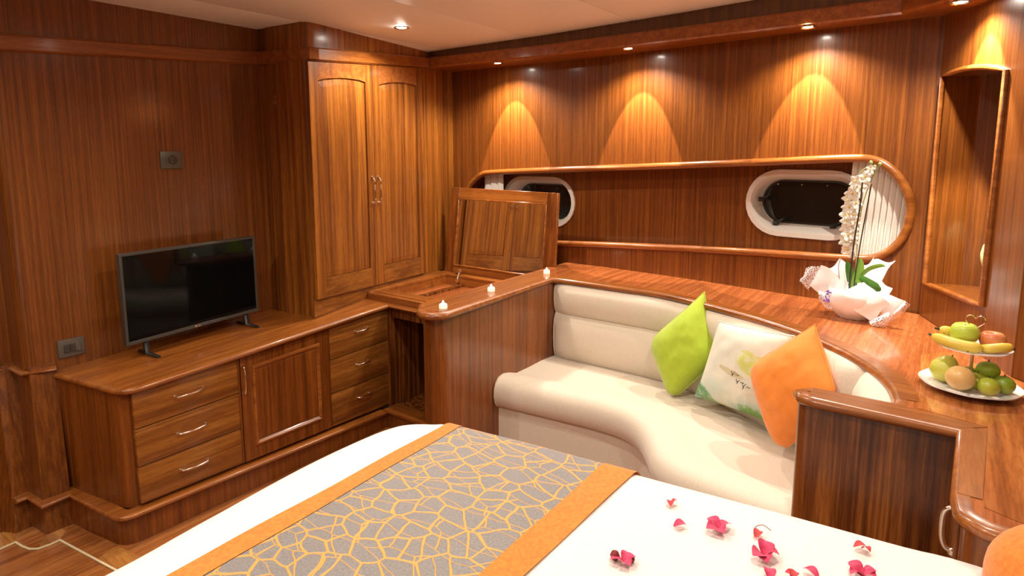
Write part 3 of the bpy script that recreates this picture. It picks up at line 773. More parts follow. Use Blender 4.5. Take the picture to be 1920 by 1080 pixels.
m.build('lid_stay', M_chrome, vt, smooth=True)

# ================================================================== PARTITION between dressing table and sofa
pt = thing('partition', 'waist-high mahogany partition between dressing table and sofa, rounded at its end', 'partition', (-1.88, 2.5, 0))
pp = round_corner([(-1.945, 3.34), (-1.945, 1.985), (-1.865, 1.915), (-1.80, 1.965), (-1.80, 3.0), (-1.80, 3.34)], {1: .03, 2: .06, 3: .04})
prism(pp, 0, .872).build('panel', W_z, pt, smooth=True)

# ================================================================== LONG SHELF (cap of partition, ledge behind sofa, counter by the niche)
SZ0, SZ1 = .872, .9
inner_px = [(1040, 521), (1150, 536), (1260, 553), (1400, 589), (1500, 621), (1580, 655), (1640, 691), (1672, 722), (1683, 748)]
inner = [pz(a, b, .9) for a, b in inner_px]
inner_s = smooth_path([Vector((-1.81, inner[0].y, .9))] + inner[1:], 5)
inner_xy = [(p.x, p.y) for p in inner_s]
DVY = 1.876
ns_front = [pz(1795, 945, .9), pz(1800, 955, .9), pz(1812, 966, .9), pz(1850, 988, .9), pz(1905, 1006, .9)]
poly = []
poly += [(-1.985, 3.335), (-1.985, 2.04)] + [(-1.97, 2.0), (-1.90, 1.915), (-1.86, 1.892), (-1.81, 1.900), (-1.775, 1.935), (-1.772, 1.98)]
poly += [(-1.80, inner[0].y - .012)] + inner_xy[1:]
last = inner_xy[-1]
poly += [(last[0], 1.96), (-.25, 1.955), (-.31, 1.945), (-.335, 1.91), (-.32, 1.876), (-.28, 1.866)]
poly += [(.060, 1.872), (.050, 1.50)] + [(p.x, p.y) for p in ns_front[1:]] + [(.40, 1.385), (.60, 1.385), (.60, 2.05)]
poly += [(.190, 2.405)] + [(RW.pt(0, 0, 0).x, RW.pt(0, 0, 0).y - .005)] + [(x, yw(x) - .002) for x in (-.3, -.6, -1.15, -1.7)]
def curve_z(x, y): return 0
me_poly = poly
sh = prism(poly, SZ0, SZ1).build('shelf_counter', W_shelf, origin=(-.9, 2.6, .9))
tag(sh, 'long glossy reddish wooden shelf curving behind the sofa to the fruit counter', 'shelf')
sh['_root'] = (-.9, 2.6, .9)
# solid nosing along the exposed edge
i0, i1 = 1, poly.index((.40, 1.385))
edge = [Vector((x, y, (SZ0 + SZ1) / 2)) for x, y in poly[i0:i1 + 1]]
sweep(edge, [(-.022, .0155), (.0, .0155), (.006, .012), (.011, .004), (.011, -.004), (.006, -.012), (0, -.014), (-.022, -.014)]).build('edge_moulding', W_x, sh, smooth=True)
# flat border boards just proud: along sofa curve and fields
bd = [Vector((x, y, SZ1 + .0005)) for x, y in inner_xy]
sweep(bd, [(-.055, -.002), (-.055, .0012), (-.004, .0016), (-.004, -.002)]).build('border_board', W_x, sh)
prism([(.060, 1.872), (.050, 1.50), (.092, 1.50), (.112, 1.915)], SZ1 + .0004, SZ1 + .0022).build('border_board', W_y, sh)
prism([(-.30, 1.872), (.060, 1.878), (.112, 1.920), (-.085, 1.952), (-.30, 1.95)], SZ1 + .0002, SZ1 + .0020).build('border_board', W_x, sh)
prism([(-1.965, 3.0), (-1.965, 2.03), (-1.88, 1.92), (-1.80, 1.96), (-1.80, 2.94)], SZ1 + .0002, SZ1 + .0016).build('cap_board', W_y, sh)
field = [(-.040, 1.960), (.113, 1.924), (.094, 1.47), (.16, 1.440), (.30, 1.42), (.58, 1.42), (.58, 2.02), (.19, 2.38), (.02, 2.60), (-.055, 2.50), (-.045, 2.28)]
prism(field, SZ1 + .0002, SZ1 + .0012).build('veneer_field', W_shelf2, sh)

# ================================================================== SOFA
sofa = thing('sofa', 'built-in cream upholstered sofa curving round the corner under the shelf', 'sofa', (-1.0, 2.5, 0))
bc = smooth_path([Vector((-1.795, 2.935, 0)), Vector((-1.45, 2.94, 0)), Vector((-1.13, 2.93, 0)), Vector((-.92, 2.87, 0)), Vector((-.715, 2.775, 0)), Vector((-.47, 2.63, 0)), Vector((-.265, 2.43, 0)), Vector((-.150, 2.25, 0)), Vector((-.108, 2.10, 0)), Vector((-.10, 1.965, 0))], 6)
cprof = [(-.02, .866), (.015, .880), (.045, .878), (.072, .860), (.088, .825), (.090, .780), (.078, .735), (.056, .705), (.046, .697)]
cprof2 = [(.046, .697), (.060, .690), (.080, .665), (.092, .620), (.095, .560), (.088, .500), (.068, .450), (.045, .425), (-.02, .42)]
def off_curve(path, o):
    out = []
    for i, p in enumerate(path):
        a = path[max(i - 1, 0)]; b = path[min(i + 1, len(path) - 1)]; t = (b - a).normalized(); out.append(p + Vector((t.y, -t.x, 0)) * o)
    return out
def back_strip(prof, name, t0=.0):
    m = MB(); n = len(bc); k = len(prof); vs = []
    offs = [off_curve(bc, o) for o, z in prof]
    for i in range(n):
        e = min(i, n - 1 - i) / 3.0; e = min(1, e + .35) ** .5      # soften the two ends
        e *= {38: .93, 39: .72, 40: .30, 41: .72, 42: .93}.get(i, 1)     # tuck between the long back and the end bolster
        for j, (o, z) in enumerate(prof):
            q = bc[i] + (offs[j][i] - bc[i]) * e; vs.append(Vector((q.x, q.y, z)))
    fs = [(i * k + j, i * k + j + 1, (i + 1) * k + j + 1, (i + 1) * k + j) for i in range(n - 1) for j in range(k - 1)]
    fs += [list(range(k)), [(n - 1) * k + j for j in range(k)]]
    m.add(vs, fs); o = m.build(name, M_sofa, sofa, smooth=True); return o
up = back_strip(cprof, 'upper_back_cushion'); lo_ = back_strip(cprof2, 'lower_back_cushion')
def rim_pts(prof, idx, side):
    return None
for i in (0,):
    e = .35 ** .5
    for prof, par in ((cprof, up), (cprof2, lo_)):
        pts = []
        for o, z in prof:
            q = off_curve(bc, o)[0]; q = bc[0] + (q - bc[0]) * e; pts.append(Vector((q.x + .002, q.y, z)))
        tube(pts, .004, 6).build('piping', M_piping, par, smooth=True)
# seat
fcv = smooth_path([Vector((-1.797, 2.335, 0)), Vector((-1.60, 2.355, 0)), Vector((-1.40, 2.375, 0)), Vector((-1.22, 2.385, 0)), Vector((-1.10, 2.365, 0)), Vector((-1.00, 2.30, 0)), Vector((-.92, 2.20, 0)), Vector((-.84, 2.09, 0)), Vector((-.74, 2.025, 0)), Vector((-.60, 1.995, 0)), Vector((-.45, 1.975, 0)), Vector((-.34, 1.965, 0)), Vector((-.22, 1.960, 0)), Vector((-.108, 1.96, 0))], 5)
def resample(path, n):
    d = [0]
    for a, b in zip(path[:-1], path[1:]): d.append(d[-1] + (b - a).length)
    out = []
    for i in range(n):
        s = d[-1] * i / (n - 1); k = max(0, min(len(path) - 2, int(np.searchsorted(d, s)) - 1)); t = (s - d[k]) / max(1e-9, d[k + 1] - d[k]); out.append(path[k].lerp(path[k + 1], min(1, max(0, t))))
    return out
NS = 60
Fp = resample(fcv, NS); Bp = []
bfull = off_curve(bc, .03)
for p in Fp:    # matching back points: straight behind in y until the curve
    X = p.x; best = None
    for a, b in zip(bfull[:-1], bfull[1:]):
        if (a.x - X) * (b.x - X) <= 0 and abs(b.x - a.x) > 1e-6:
            t = (X - a.x) / (b.x - a.x); best = a.lerp(b, t); break
    if best is None: best = Vector((X, bfull[0].y if X < -1 else 1.98, 0))
    Bp.append(best)
SEATZ = .445
prof_s = [(0, SEATZ - .02), (.02, SEATZ - .004), (.5, SEATZ), (.80, SEATZ + .002)]
lip = [(-.19, .448), (-.15, .462), (-.11, .474), (-.07, .477), (-.030, .470), (-.006, .450), (.008, .420), (.010, .385), (0, .350), (-.014, .330), (-.030, .322)]
m = MB(); vs = []; fo = {o: off_curve(Fp, o) for o, z in lip}
for i in range(NS):
    f_in = fo[-.19][i]
    e = 1.0
    for t, z in [(0, SEATZ - .02), (.03, SEATZ - .003), (.35, SEATZ + .003), (.7, SEATZ + .001)]:
        q = Bp[i].lerp(f_in, t); vs.append(Vector((q.x, q.y, z)))
    for o, z in lip:
        q = fo[o][i]; vs.append(Vector((q.x, q.y, z)))
k = 4 + len(lip)
m.add(vs, [(i * k + j, i * k + j + 1, (i + 1) * k + j + 1, (i + 1) * k + j) for i in range(NS - 1) for j in range(k - 1)] + [list(range(k))])
seat = m.build('seat_cushion', M_sofa, sofa, smooth=True)
tube([fo[o][0] + Vector((.003, 0, z)) for o, z in lip[1:]], .0045, 6).build('piping', M_piping, seat, smooth=True)
tube([fo[-.030][i] + Vector((0, 0, .322)) for i in range(NS)], .005, 6).build('piping', M_piping, seat, smooth=True)
bs = off_curve(Fp, -.035)
m = MB(); vs = []
for p in bs: vs += [Vector((p.x, p.y, .33)), Vector((p.x, p.y, .03))]
m.add(vs, [(2 * i, 2 * i + 1, 2 * i + 3, 2 * i + 2) for i in range(NS - 1)]).build('base', M_sofa, sofa, smooth=True)
# carcass behind the sofa back (closes the gap under the shelf)
cpo = off_curve(bc, -.03)
m = MB(); vs = []
for p in cpo: vs += [Vector((p.x, p.y, SZ0)), Vector((p.x, p.y, .0))]
m.add(vs, [(2 * i, 2 * i + 1, 2 * i + 3, 2 * i + 2) for i in range(len(cpo) - 1)]).build('back_board', W_z, sofa, smooth=True)

# ================================================================== END PANEL (divider) + NIGHTSTAND
dp = thing('sofa_end_panel', 'dark striped mahogany panel closing the near end of the sofa', 'panel', (-.13, 1.91, 0))
pl = round_corner([(-.325, 1.95), (-.325, 1.885), (.055, 1.892), (.055, 1.96), (-.20, 1.955)], {0: .03, 1: .03})
prism(pl, 0, SZ0).build('panel', W_rib, dp, smooth=True)
lathe((-.302, 1.915, 0), [(0, 0), (.030, 0), (.030, SZ0), (0, SZ0)], 20).build('corner_post', W_z, dp, smooth=True)
ns = thing('nightstand', 'mahogany bedside cabinet with rounded corner beneath the fruit counter', 'cabinet', (.3, 1.6, 0))
npoly = [(.062, 1.885), (.062, 1.50)] + [(p.x + .008, p.y + .012) for p in ns_front[1:]] + [(.40, 1.40), (.60, 1.40), (.60, 2.0), (.20, 2.38), (.062, 2.1)]
prism(npoly, 0, SZ0).build('body', W_z, ns, smooth=True)
NF = Fr((.062, 1.88), (.062, 1.48)); 
if NF.n.x > 0: NF.n = -NF.n
nd = fbox(NF, .03, .36, 0, .008, .15, .84).build('door', W_z, ns, bevel=.002)
pts = smooth_path([NF.pt(.34, n_, .80 + dz) for n_, dz in ((.008, .048), (.022, .044), (.030, .025), (.030, -.02), (.022, -.045), (.008, -.052))], 4)
m = tube(pts, .0055, 8); lathe(pts[0], [(0, -.008), (.009, -.005), (.009, .005), (0, .008)], 10, m); lathe(pts[-1], [(0, -.008), (.009, -.005), (.009, .005), (0, .008)], 10, m)
m.build('handle', M_chrome, nd, smooth=True)

# ================================================================== BED
BZ = .835
bo_px = [(850, 790), (1000, 827), (1200, 880), (1350, 919), (1500, 958), (1700, 1012), (1840, 1048)]
far_e = [pz(a, b, BZ) for a, b in bo_px]
left_e = [pz(160, 1080, BZ), pz(360, 974, BZ), pz(560, 868, BZ), pz(680, 813, BZ), pz(735, 793, BZ), pz(770, 787, BZ), pz(810, 787, BZ)]
out = [Vector((-1.21, -.55, BZ)), Vector((-1.225, -.2, BZ))] + left_e + far_e + [Vector((.40, 1.372, BZ)), Vector((.80, 1.372, BZ)), Vector((.88, 1.30, BZ)), Vector((.88, -.5, BZ)), Vector((.80, -.62, BZ)), Vector((-1.13, -.62, BZ))]
outs = smooth_path(out, 4, closed=True)
outs = [p for i, p in enumerate(outs) if (p - outs[i - 1]).length > .004]
cen = Vector((-.2, .4, 0))
def inset(path, d):
    n = len(path); r = []
    for i, p in enumerate(path):
        t = (path[(i + 1) % n] - path[i - 1]); t.z = 0; t.normalize(); nn = Vector((t.y, -t.x, 0)); r.append(p + nn * d)
    return r
bed = thing('bed', 'double bed with plain white bedspread, in front of the sofa', 'bed', (-.2, .4, 0))
m = MB(); rings = []
bc_ = Vector((-.2, .45, 0))
for d, dz in ((.09, .0), (.05, 0), (.022, -.005), (.006, -.018), (0, -.04), (-.004, -.12), (-.002, -.30), (0.0, -.46)):
    r = []
    for p in outs:
        v = Vector((p.x, p.y, 0)) - bc_; f = (1 - d) if d > .1 else (1 - d / v.length)
        r.append(bc_ + v * f + Vector((0, 0, BZ + dz)))
    rings.append(r)
k = len(outs); vs = [p for r in rings for p in r]; fs = []
for r in range(len(rings) - 1):
    for j in range(k): fs.append((r * k + j, r * k + (j + 1) % k, (r + 1) * k + (j + 1) % k, (r + 1) * k + j))
from mathutils.geometry import delaunay_2d_cdt
dv, _e, df, *_r = delaunay_2d_cdt([Vector((p.x, p.y)) for p in rings[0]] + [Vector((gx * .1, gy * .1)) for gx in range(-10, 8) for gy in range(-4, 11)], [], [list(range(k))], 1, 1e-5)
MB().add([Vector((p.x, p.y, BZ + .0005)) for p in dv], [list(f) for f in df]).build('bed_top', M_bed, bed, smooth=True)
m.add(vs, fs); m.build('bedspread', M_bed, bed, smooth=True)
bo = inset(outs, .05)
prism([(p.x, p.y) for p in bo][::2], .0, .42).build('bed_base', W_z, bed)
# runner
def runner_mat():
    m, n, l, b = newmat('runner_cloth'); tc = n.new('ShaderNodeTexCoord')
    mp = n.new('ShaderNodeMapping'); mp.inputs['Scale'].default_value = (1, 1, .001); l.new(tc.outputs['Object'], mp.inputs[0])
    wn = n.new('ShaderNodeTexNoise'); wn.inputs['Scale'].default_value = 9; l.new(mp.outputs[0], wn.inputs['Vector'])
    mw = n.new('ShaderNodeMix'); mw.data_type = 'VECTOR'; mw.inputs[0].default_value = .035
    l.new(mp.outputs[0], mw.inputs[4]); l.new(wn.outputs['Color'], mw.inputs[5])
    def vor(scale, w0, w1, rnd=1.0, sc=(1, 1, 1), feat='DISTANCE_TO_EDGE'):
        q = n.new('ShaderNodeMapping'); q.inputs['Scale'].default_value = sc; l.new(mw.outputs[1], q.inputs[0])
        v = n.new('ShaderNodeTexVoronoi'); v.feature = feat; v.voronoi_dimensions = '2D'; v.inputs['Scale'].default_value = scale
        v.inputs['Randomness'].default_value = rnd; l.new(q.outputs[0], v.inputs['Vector'])
        if feat != 'DISTANCE_TO_EDGE': return v
        r = n.new('ShaderNodeMapRange'); r.inputs[1].default_value = w0; r.inputs[2].default_value = w1; r.inputs[3].default_value = 1; r.inputs[4].default_value = 0
        l.new(v.outputs['Distance'], r.inputs[0]); return r.outputs[0]
    a = vor(17, .040, .062, 1, (1.0, 1.2, 1)); bb = vor(11, .014, .028, 1, (.8, 2.0, 1))
    mx = n.new('ShaderNodeMath'); mx.operation = 'MAXIMUM'; l.new(a, mx.inputs[0]); l.new(bb, mx.inputs[1])
    fn = n.new('ShaderNodeTexNoise'); fn.inputs['Scale'].default_value = 220; l.new(tc.outputs['Object'], fn.inputs['Vector'])
    grey = ramp(n, l, fn.outputs['Fac'], [(.35, (.185, .168, .165)), (.65, (.255, .235, .23))])
    col = mixc(n, l, grey, (.72, .34, .06), mx.outputs[0]); l.new(col, b.inputs['Base Color'])
    b.inputs['Roughness'].default_value = .55; b.inputs['Sheen Weight'].default_value = .4
    bp = n.new('ShaderNodeBump'); bp.inputs['Strength'].default_value = .6; bp.inputs['Distance'].default_value = .003; l.new(mx.outputs[0], bp.inputs['Height']); l.new(bp.outputs[0], b.inputs['Normal'])
    return m
M_run = runner_mat()
M_lattice = fabric('orange_lattice', (.68, .32, .06), (.80, .42, .11), 160, .2, .7, .4)
# edges of the runner as plan curves: x of far end / near end
rn = thing('bed_runner', 'grey bed runner with orange crackle lines and orange borders, across the bed', 'bed runner', (-.85, .4, BZ))
XR = [(-1.116, -1.105), (-1.073, -1.047), (-.652, -.645), (-.570, -.585)]
bx = [p.x for p in far_e]; by = [p.y for p in far_e]
def farY(x): return float(np.interp(x, bx, by)) if x > far_e[0].x else far_e[0].y - (far_e[0].x - x) * .35
def rstrip(a, b, mat, name, nx, lift=.004):
    prof = [(0, 0, .0)]
    def fn(i, j):
        t = j; xf = XR[a][0] * (1 - i) + XR[b][0] * i; xn = XR[a][1] * (1 - i) + XR[b][1] * i
        L = 2.25; s = t * L            # s from far hem over the edge to the near side
        hem = .30; yf = farY(xf)
        if s < hem: y = yf + .004 + lift; z = BZ - .045 - (hem - s); x = xf
        elif s < hem + .08:
            q = (s - hem) / .08 * PI / 2; y = yf + .006 + lift - .045 * (1 - math.cos(q)); z = BZ - .045 + (.045 + lift) * math.sin(q); x = xf
        else:
            d = s - hem - .08; y = yf - .039 + lift - d; x = xf + (xn - xf) * min(1.2, (yf - y) / .8); z = BZ + lift + .0012 * math.sin(x * 31 + y * 17)
        return Vector((x, y, z))
    return grid(nx, 120, fn).build(name, mat, rn, smooth=True)
rstrip(0, 1, M_band, 'border_band', 3, .0055); rstrip(1, 2, M_run, 'patterned_centre', 14, .004); rstrip(2, 3, M_band, 'border_band', 3, .0055)

# ================================================================== CUSHIONS
def cushion(name, label, corners, T, mat, extra=None, ear=.10, cat='cushion', group=None, pinch=.04, seed=0, rnd_c=(0, .16, .22, .16)):
    """corners: 4 world points in order; T half thickness; normal to camera side"""
    c = [Vector(p) for p in corners]; cn = sum(c, Vector()) / 4
    N = ((c[2] - c[0]).cross(c[3] - c[1])).normalized()
    if N.dot(Vector(_C) - cn) < 0: N = -N
    n = 30; t = thing(name, label, cat, (cn.x, cn.y, min(p.z for p in c)), group)
    vs = []; fs = []
    def P(a, b, side):
        s = math.sin
        u, v = (a + 1) / 2, (b + 1) / 2
        # pull in the edge middles
        u2 = .5 + (u - .5) * (1 - pinch * (1 - abs(b) ** 2.2) * abs(a) ** 3); v2 = .5 + (v - .5) * (1 - pinch * (1 - abs(a) ** 2.2) * abs(b) ** 3)
        wc = [(1 - u) * (1 - v), u * (1 - v), u * v, (1 - u) * v]; rc_ = sum(x_ * r_ for x_, r_ in zip(wc, rnd_c)); ab = (a * a * b * b) ** 2.2; u2 = .5 + (u2 - .5) * (1 - rc_ * ab); v2 = .5 + (v2 - .5) * (1 - rc_ * ab)
        p = (c[0] * (1 - u2) + c[1] * u2) * (1 - v2) + (c[3] * (1 - u2) + c[2] * u2) * v2
        h = ((1 - abs(a) ** 2.6) * (1 - abs(b) ** 2.6)) ** .62
        wr = .006 * noise.noise(Vector((a * 3 + seed, b * 3, side * 2))) * h + .004 * noise.noise(Vector((a * 9, b * 4 + seed, side))) * h
        return p + N * side * (T * h + wr)
    for side in (1, -1):
        for i in range(n + 1):
            for j in range(n + 1): vs.append(P(-1 + 2 * i / n, -1 + 2 * j / n, side))
    o = (n + 1) ** 2
    for i in range(n):
        for j in range(n):
            a, b, d, e = i * (n + 1) + j, (i + 1) * (n + 1) + j, (i + 1) * (n + 1) + j + 1, i * (n + 1) + j + 1
            fs.append((a, b, d, e)); fs.append((o + a, o + e, o + d, o + b))
    print(label, 'lowest', min(p.z for p in vs))
    MB().add(vs, fs).build('cover', mat, t, smooth=True, merge=True)
    rim = [P(-1, -1 + 2 * j / n, 1) for j in range(n)] + [P(-1 + 2 * i / n, 1, 1) for i in range(n)] + [P(1, 1 - 2 * j / n, 1) for j in range(n)] + [P(1 - 2 * i / n, -1, 1) for i in range(n)]
    tube(rim, .003, 6, closed=True).build('seam', mat if extra is None else extra, t, smooth=True)
    return t, c, N
def lean(pxp, base_y, slope):      # pixel -> point on a plane leaning back: y = base_y + slope*(z-.46)
    d = ray(*pxp); t = (base_y + slope * (EYE - .46)) / (d[1] - slope * d[2]); return Vector(_C + d * t)
gc = [lean(p, y_, s_) for p, y_, s_ in (((1321, 547), 2.70, .26), ((1213, 640), 2.70, .26), ((1257, 757), 2.70, .26), ((1350, 674), 2.70, .26))]
gc[1].y; print('green', [(gc[i] - gc[(i + 1) % 4]).length for i in range(4)], min(p.z for p in gc))
cushion('throw_cushion', 'lime green velvet cushion standing on one corner on the sofa', gc, .095, M_green, seed=1, group='cushions on the sofa')
def print_mat():
    m, n, l, b = newmat('printed_cotton'); tc = n.new('ShaderNodeTexCoord')
    return m, n, l, b, tc
oc = [lean(p, y_, .22) for p, y_ in (((1528, 608), 2.32), ((1400, 686), 2.37), ((1462, 860), 2.39), ((1574, 746), 2.20))]
print('orange', [(oc[i] - oc[(i + 1) % 4]).length for i in range(4)], min(p.z for p in oc))
cushion('throw_cushion', 'orange velvet cushion leaning at the right end of the sofa', oc, .095, M_orange, seed=4, group='cushions on the sofa')
# printed cushion: colours laid out along its own axes
mc = [lean(p, y_, .20) for p, y_ in (((1348, 602), 2.60), ((1490, 630), 2.44), ((1450, 795), 2.53), ((1304, 742), 2.63))]
print('printed', [(mc[i] - mc[(i + 1) % 4]).length for i in range(4)], min(p.z for p in mc))
ux = (mc[1] - mc[0] + mc[2] - mc[3]) / 2; uy = (mc[0] - mc[3] + mc[1] - mc[2]) / 2
def printed():
    m, n, l, b = newmat('printed_cotton'); tc = n.new('ShaderNodeTexCoord')
    def dotp(vec, off):
        v = n.new('ShaderNodeVectorMath'); v.operation = 'DOT_PRODUCT'; v.inputs[1].default_value = vec; l.new(tc.outputs['Object'], v.inputs[0])
        a = n.new('ShaderNodeMath'); a.operation = 'ADD'; a.inputs[1].default_value = off; l.new(v.outputs['Value'], a.inputs[0]); return a.outputs[0]
    cn = sum(mc, Vector()) / 4; root = Vector((cn.x, cn.y, min(p.z for p in mc)))
    e1 = ux / ux.length_squared; e2 = uy / uy.length_squared
    s = dotp(tuple(e1), -e1.dot(mc[3] - root)); t = dotp(tuple(e2), -e2.dot(mc[3] - root))
    def noi(scale, detail=4):
        q = n.new('ShaderNodeTexNoise'); q.inputs['Scale'].default_value = scale; q.inputs['Detail'].default_value = detail; l.new(tc.outputs['Object'], q.inputs['Vector']); return q.outputs['Fac']
    def mth(op, a, b_):
        q = n.new('ShaderNodeMath'); q.operation = op
        for i, v in enumerate((a, b_)):
            if isinstance(v, (int, float)): q.inputs[i].default_value = v
            else: l.new(v, q.inputs[i])
        return q.outputs[0]
    def mr(v, a, b_, c=0, d=1):
        q = n.new('ShaderNodeMapRange'); l.new(v, q.inputs[0])
        for i, x in enumerate((a, b_, c, d)): q.inputs[i + 1].default_value = x
        return q.outputs[0]
    base = ramp(n, l, noi(14), [(.35, (.80, .76, .66)), (.6, (.72, .74, .64)), (.75, (.80, .72, .58))])
    blue = mth('MULTIPLY', mr(t, .42, .18), mr(noi(10), .3, .6)); col = mixc(n, l, base, (.42, .58, .50), blue)
    def blob(cs, ct, rs, rt, th=.5, nscale=34):
        a = mth('DIVIDE', mth('SUBTRACT', s, cs), rs); b_ = mth('DIVIDE', mth('SUBTRACT', t, ct), rt)
        r2 = mth('ADD', mth('MULTIPLY', a, a), mth('MULTIPLY', b_, b_)); f = mr(r2, 1.0, .2)
        return mr(mth('MULTIPLY', f, mth('ADD', mth('MULTIPLY', noi(nscale, 6), mth('ADD', noi(120, 3), .5)), .12)), th - .10, th + .14, 0, .85)
    col = mixc(n, l, col, (.16, .36, .05), blob(.80, .10, .30, .22, .42))
    col = mixc(n, l, col, (.10, .30, .09), blob(.12, .10, .28, .14, .45))
    col = mixc(n, l, col, (.40, .50, .08), blob(.5, .03, .6, .09, .5))
    col = mixc(n, l, col, (.62, .66, .12), blob(.80, .72, .30, .22, .48, 40))
    col = mixc(n, l, col, (.05, .26, .22), blob(.02, .62, .10, .10, .3))
    col = mixc(n, l, col, (.55, .48, .22), mth('MULTIPLY', blob(.56, .545, .20, .040, .2), .8))
    l.new(col, b.inputs['Base Color']); b.inputs['Roughness'].default_value = .8; return m
ct_, cc, NN = cushion('throw_cushion', 'square cream cushion printed with foliage and a small boat, between the green and orange ones', mc, .06, printed(), seed=9, group='cushions on the sofa', rnd_c=(0, 0, 0, 0))
# hand-written scribble, pen strokes on the cover
m = MB()
def onc(s, t): 
    a, b_ = 2 * s - 1, 2 * t - 1; h = ((1 - abs(a) ** 2.6) * (1 - abs(b_) ** 2.6)) ** .55
    return mc[3] + ux * s + uy * t + NN * (.060 * h + .004)
def stroke(pts): tube([onc(*p) for p in pts], .0016, 5, m)
for bx_, by_, sc_ in ((.50, .44, .045), (.58, .37, .04), (.66, .33, .055)):
    stroke([(bx_, by_ + sc_), (bx_ + .018, by_ + .2 * sc_), (bx_ + .045, by_ + sc_ * .9)]); stroke([(bx_ + .03, by_ + sc_ * .5), (bx_ + .02, by_ - sc_ * .3)])
    stroke([(bx_ + .055, by_ + .3 * sc_), (bx_ + .07, by_ + .5 * sc_), (bx_ + .085, by_ + .2 * sc_), (bx_ + .10, by_ + .45 * sc_)])
m.build('handwriting', M_stem, ct_)
# orange pillow on the bed, cropped by the frame
bpw = thing('bed_pillow', 'orange velvet round pillow at the head of the white bed', 'pillow', (.26, 1.16, BZ))
def bpf(i, j):
    a = 2 * PI * i; v = -PI / 2 + PI * j
    r = abs(math.cos(v)) ** .7; x = .20 * r * math.cos(a); y = .13 * r * math.sin(a); z = .105 * math.copysign(abs(math.sin(v)) ** .8, math.sin(v))
    return Vector((.283 + x, 1.20 + y, BZ + .088 + z))
grid(40, 24, bpf, closed_u=True).build('cover', M_band, bpw, smooth=True, merge=True)

# ================================================================== BOUGAINVILLEA on the bed
def bract(m, c, d, L, Wd, rise, curl, rot):
    nu, nv = 7, 5
    def fn(i, j):
        u = i; v = 2 * j - 1; w_ = math.sin(PI * min(1, u * .92 + .06)) ** .8
        p = Vector((u * L, v * Wd * w_, rise * u + curl * math.sin(PI * u) + .10 * Wd * v * v * 3 * w_))
        return Vector(c) + Matrix.Rotation(d, 3, 'Z') @ (Matrix.Rotation(rot, 3, 'X') @ p)
    grid(nu, nv, fn, m)
flowers = [  # px, py, size, kind, label
    (1258, 944, .017, 1, 'small red bougainvillea petal nearest the sofa on the white bedspread'),
    (1273, 986, .019, 2, 'single pink petal lying just below the red one nearest the sofa'),
    (1347, 992, .027, 4, 'pink bougainvillea flower of several bracts, left of centre in the petal trail'),
    (1420, 1003, .018, 3, 'red petal with a curved stalk, just above the largest pink flower'),
    (1432, 1042, .032, 4, 'largest crumpled pink bougainvillea flower on the bedspread'),
    (1616, 1028, .020, 1, 'small red petal curl furthest right, near the dark end panel'),
    (1169, 1053, .022, 4, 'red bougainvillea flower next to the orange runner border'),
    (1442, 1079, .022, 2, 'pink petal at the bottom edge, below the largest flower'),
    (1488, 1080, .016, 1, 'dark red petal at the bottom edge, between two pink ones'),
    (1522, 1078, .022, 2, 'pink curled petal at the bottom edge, right of the dark red one'),
    (1618, 1079, .026, 4, 'pink flower at the bottom edge, below the red curl at right')]
for i, (a, b_, s, kd, lab) in enumerate(flowers):
    p = pz(a, b_, BZ + .006); t = thing('bougainvillea_flower' if kd == 4 else 'petal', lab, 'flower' if kd == 4 else 'petal', (p.x, p.y, BZ + .004), 'fallen bougainvillea on the bed')
    rnd = random.Random(i); mt = M_boug2 if kd in (1, 3) else M_boug
    if kd == 4:
        for q in range(4):
            m = MB(); bract(m, p + Vector((0, 0, -.001)), q * 1.7 + rnd.random(), s * (.8 + .4 * rnd.random()), s * .48, s * (.15 + .3 * rnd.random()), s * .25, rnd.uniform(-.3, .3)); m.build('bract', mt, t, smooth=True)
    else:
        m = MB(); d0 = rnd.random() * 6; bract(m, p - Vector((math.cos(d0), math.sin(d0), 0)) * s * .6, d0, s * 1.4, s * .5, s * .1, s * .35, .1); m.build('bract', mt, t, smooth=True)
        if kd == 1: m = MB(); bract(m, p, d0 + 1.9, s * .9, s * .4, s * .2, s * .3, -.2); m.build('bract', mt, t, smooth=True)
    if kd == 3:
        tube(smooth_path([p + Vector((0, 0, .002)), p + Vector((-.008, .014, .006)), p + Vector((.004, .026, .009)), p + Vector((.020, .024, .004))], 4), .0009, 5).build('stalk', M_twig, t)
for a, b_, s, lab in ((1153, 1041, .0095, 'dark red round bud left of the red flower by the runner'), (1184, 1048, .0068, 'tiny dark red bud right of the red flower by the runner')):
    p = pz(a, b_, BZ + s); o = lathe(p, [(0, -s), (s * .7, -s * .7), (s, 0), (s * .7, s * .7), (0, s)], 12).build('flower_bud', M_berry, smooth=True, origin=p); tag(o, lab, 'bud', 'fallen bougainvillea buds')

# ================================================================== TEALIGHTS
for (a, b_), lab in zip(((831, 578), (921, 546), (1025, 513)), ('white tealight on the rounded near end of the partition cap', 'white tealight in the middle of the three on the partition cap', 'white tealight at the far end of the partition cap, by the raised mirror lid')):
    p = pz(a, b_, SZ1 + .002); p.z = SZ1 + .002; p.x = min(max(p.x, -1.955), -1.80)
    t = thing('tealight', lab, 'candle', p, 'tealights on the partition cap')
    lathe(p, [(0, 0), (.0185, 0), (.0195, .004), (.0185, .018), (.016, .021), (.006, .020), (0, .020)], 20).build('cup', M_wax, t, smooth=True)
    lathe(p, [(.0055, .019), (.0065, .025), (.004, .032), (.0, .038)], 12).build('flame', M_flame, t, smooth=True)

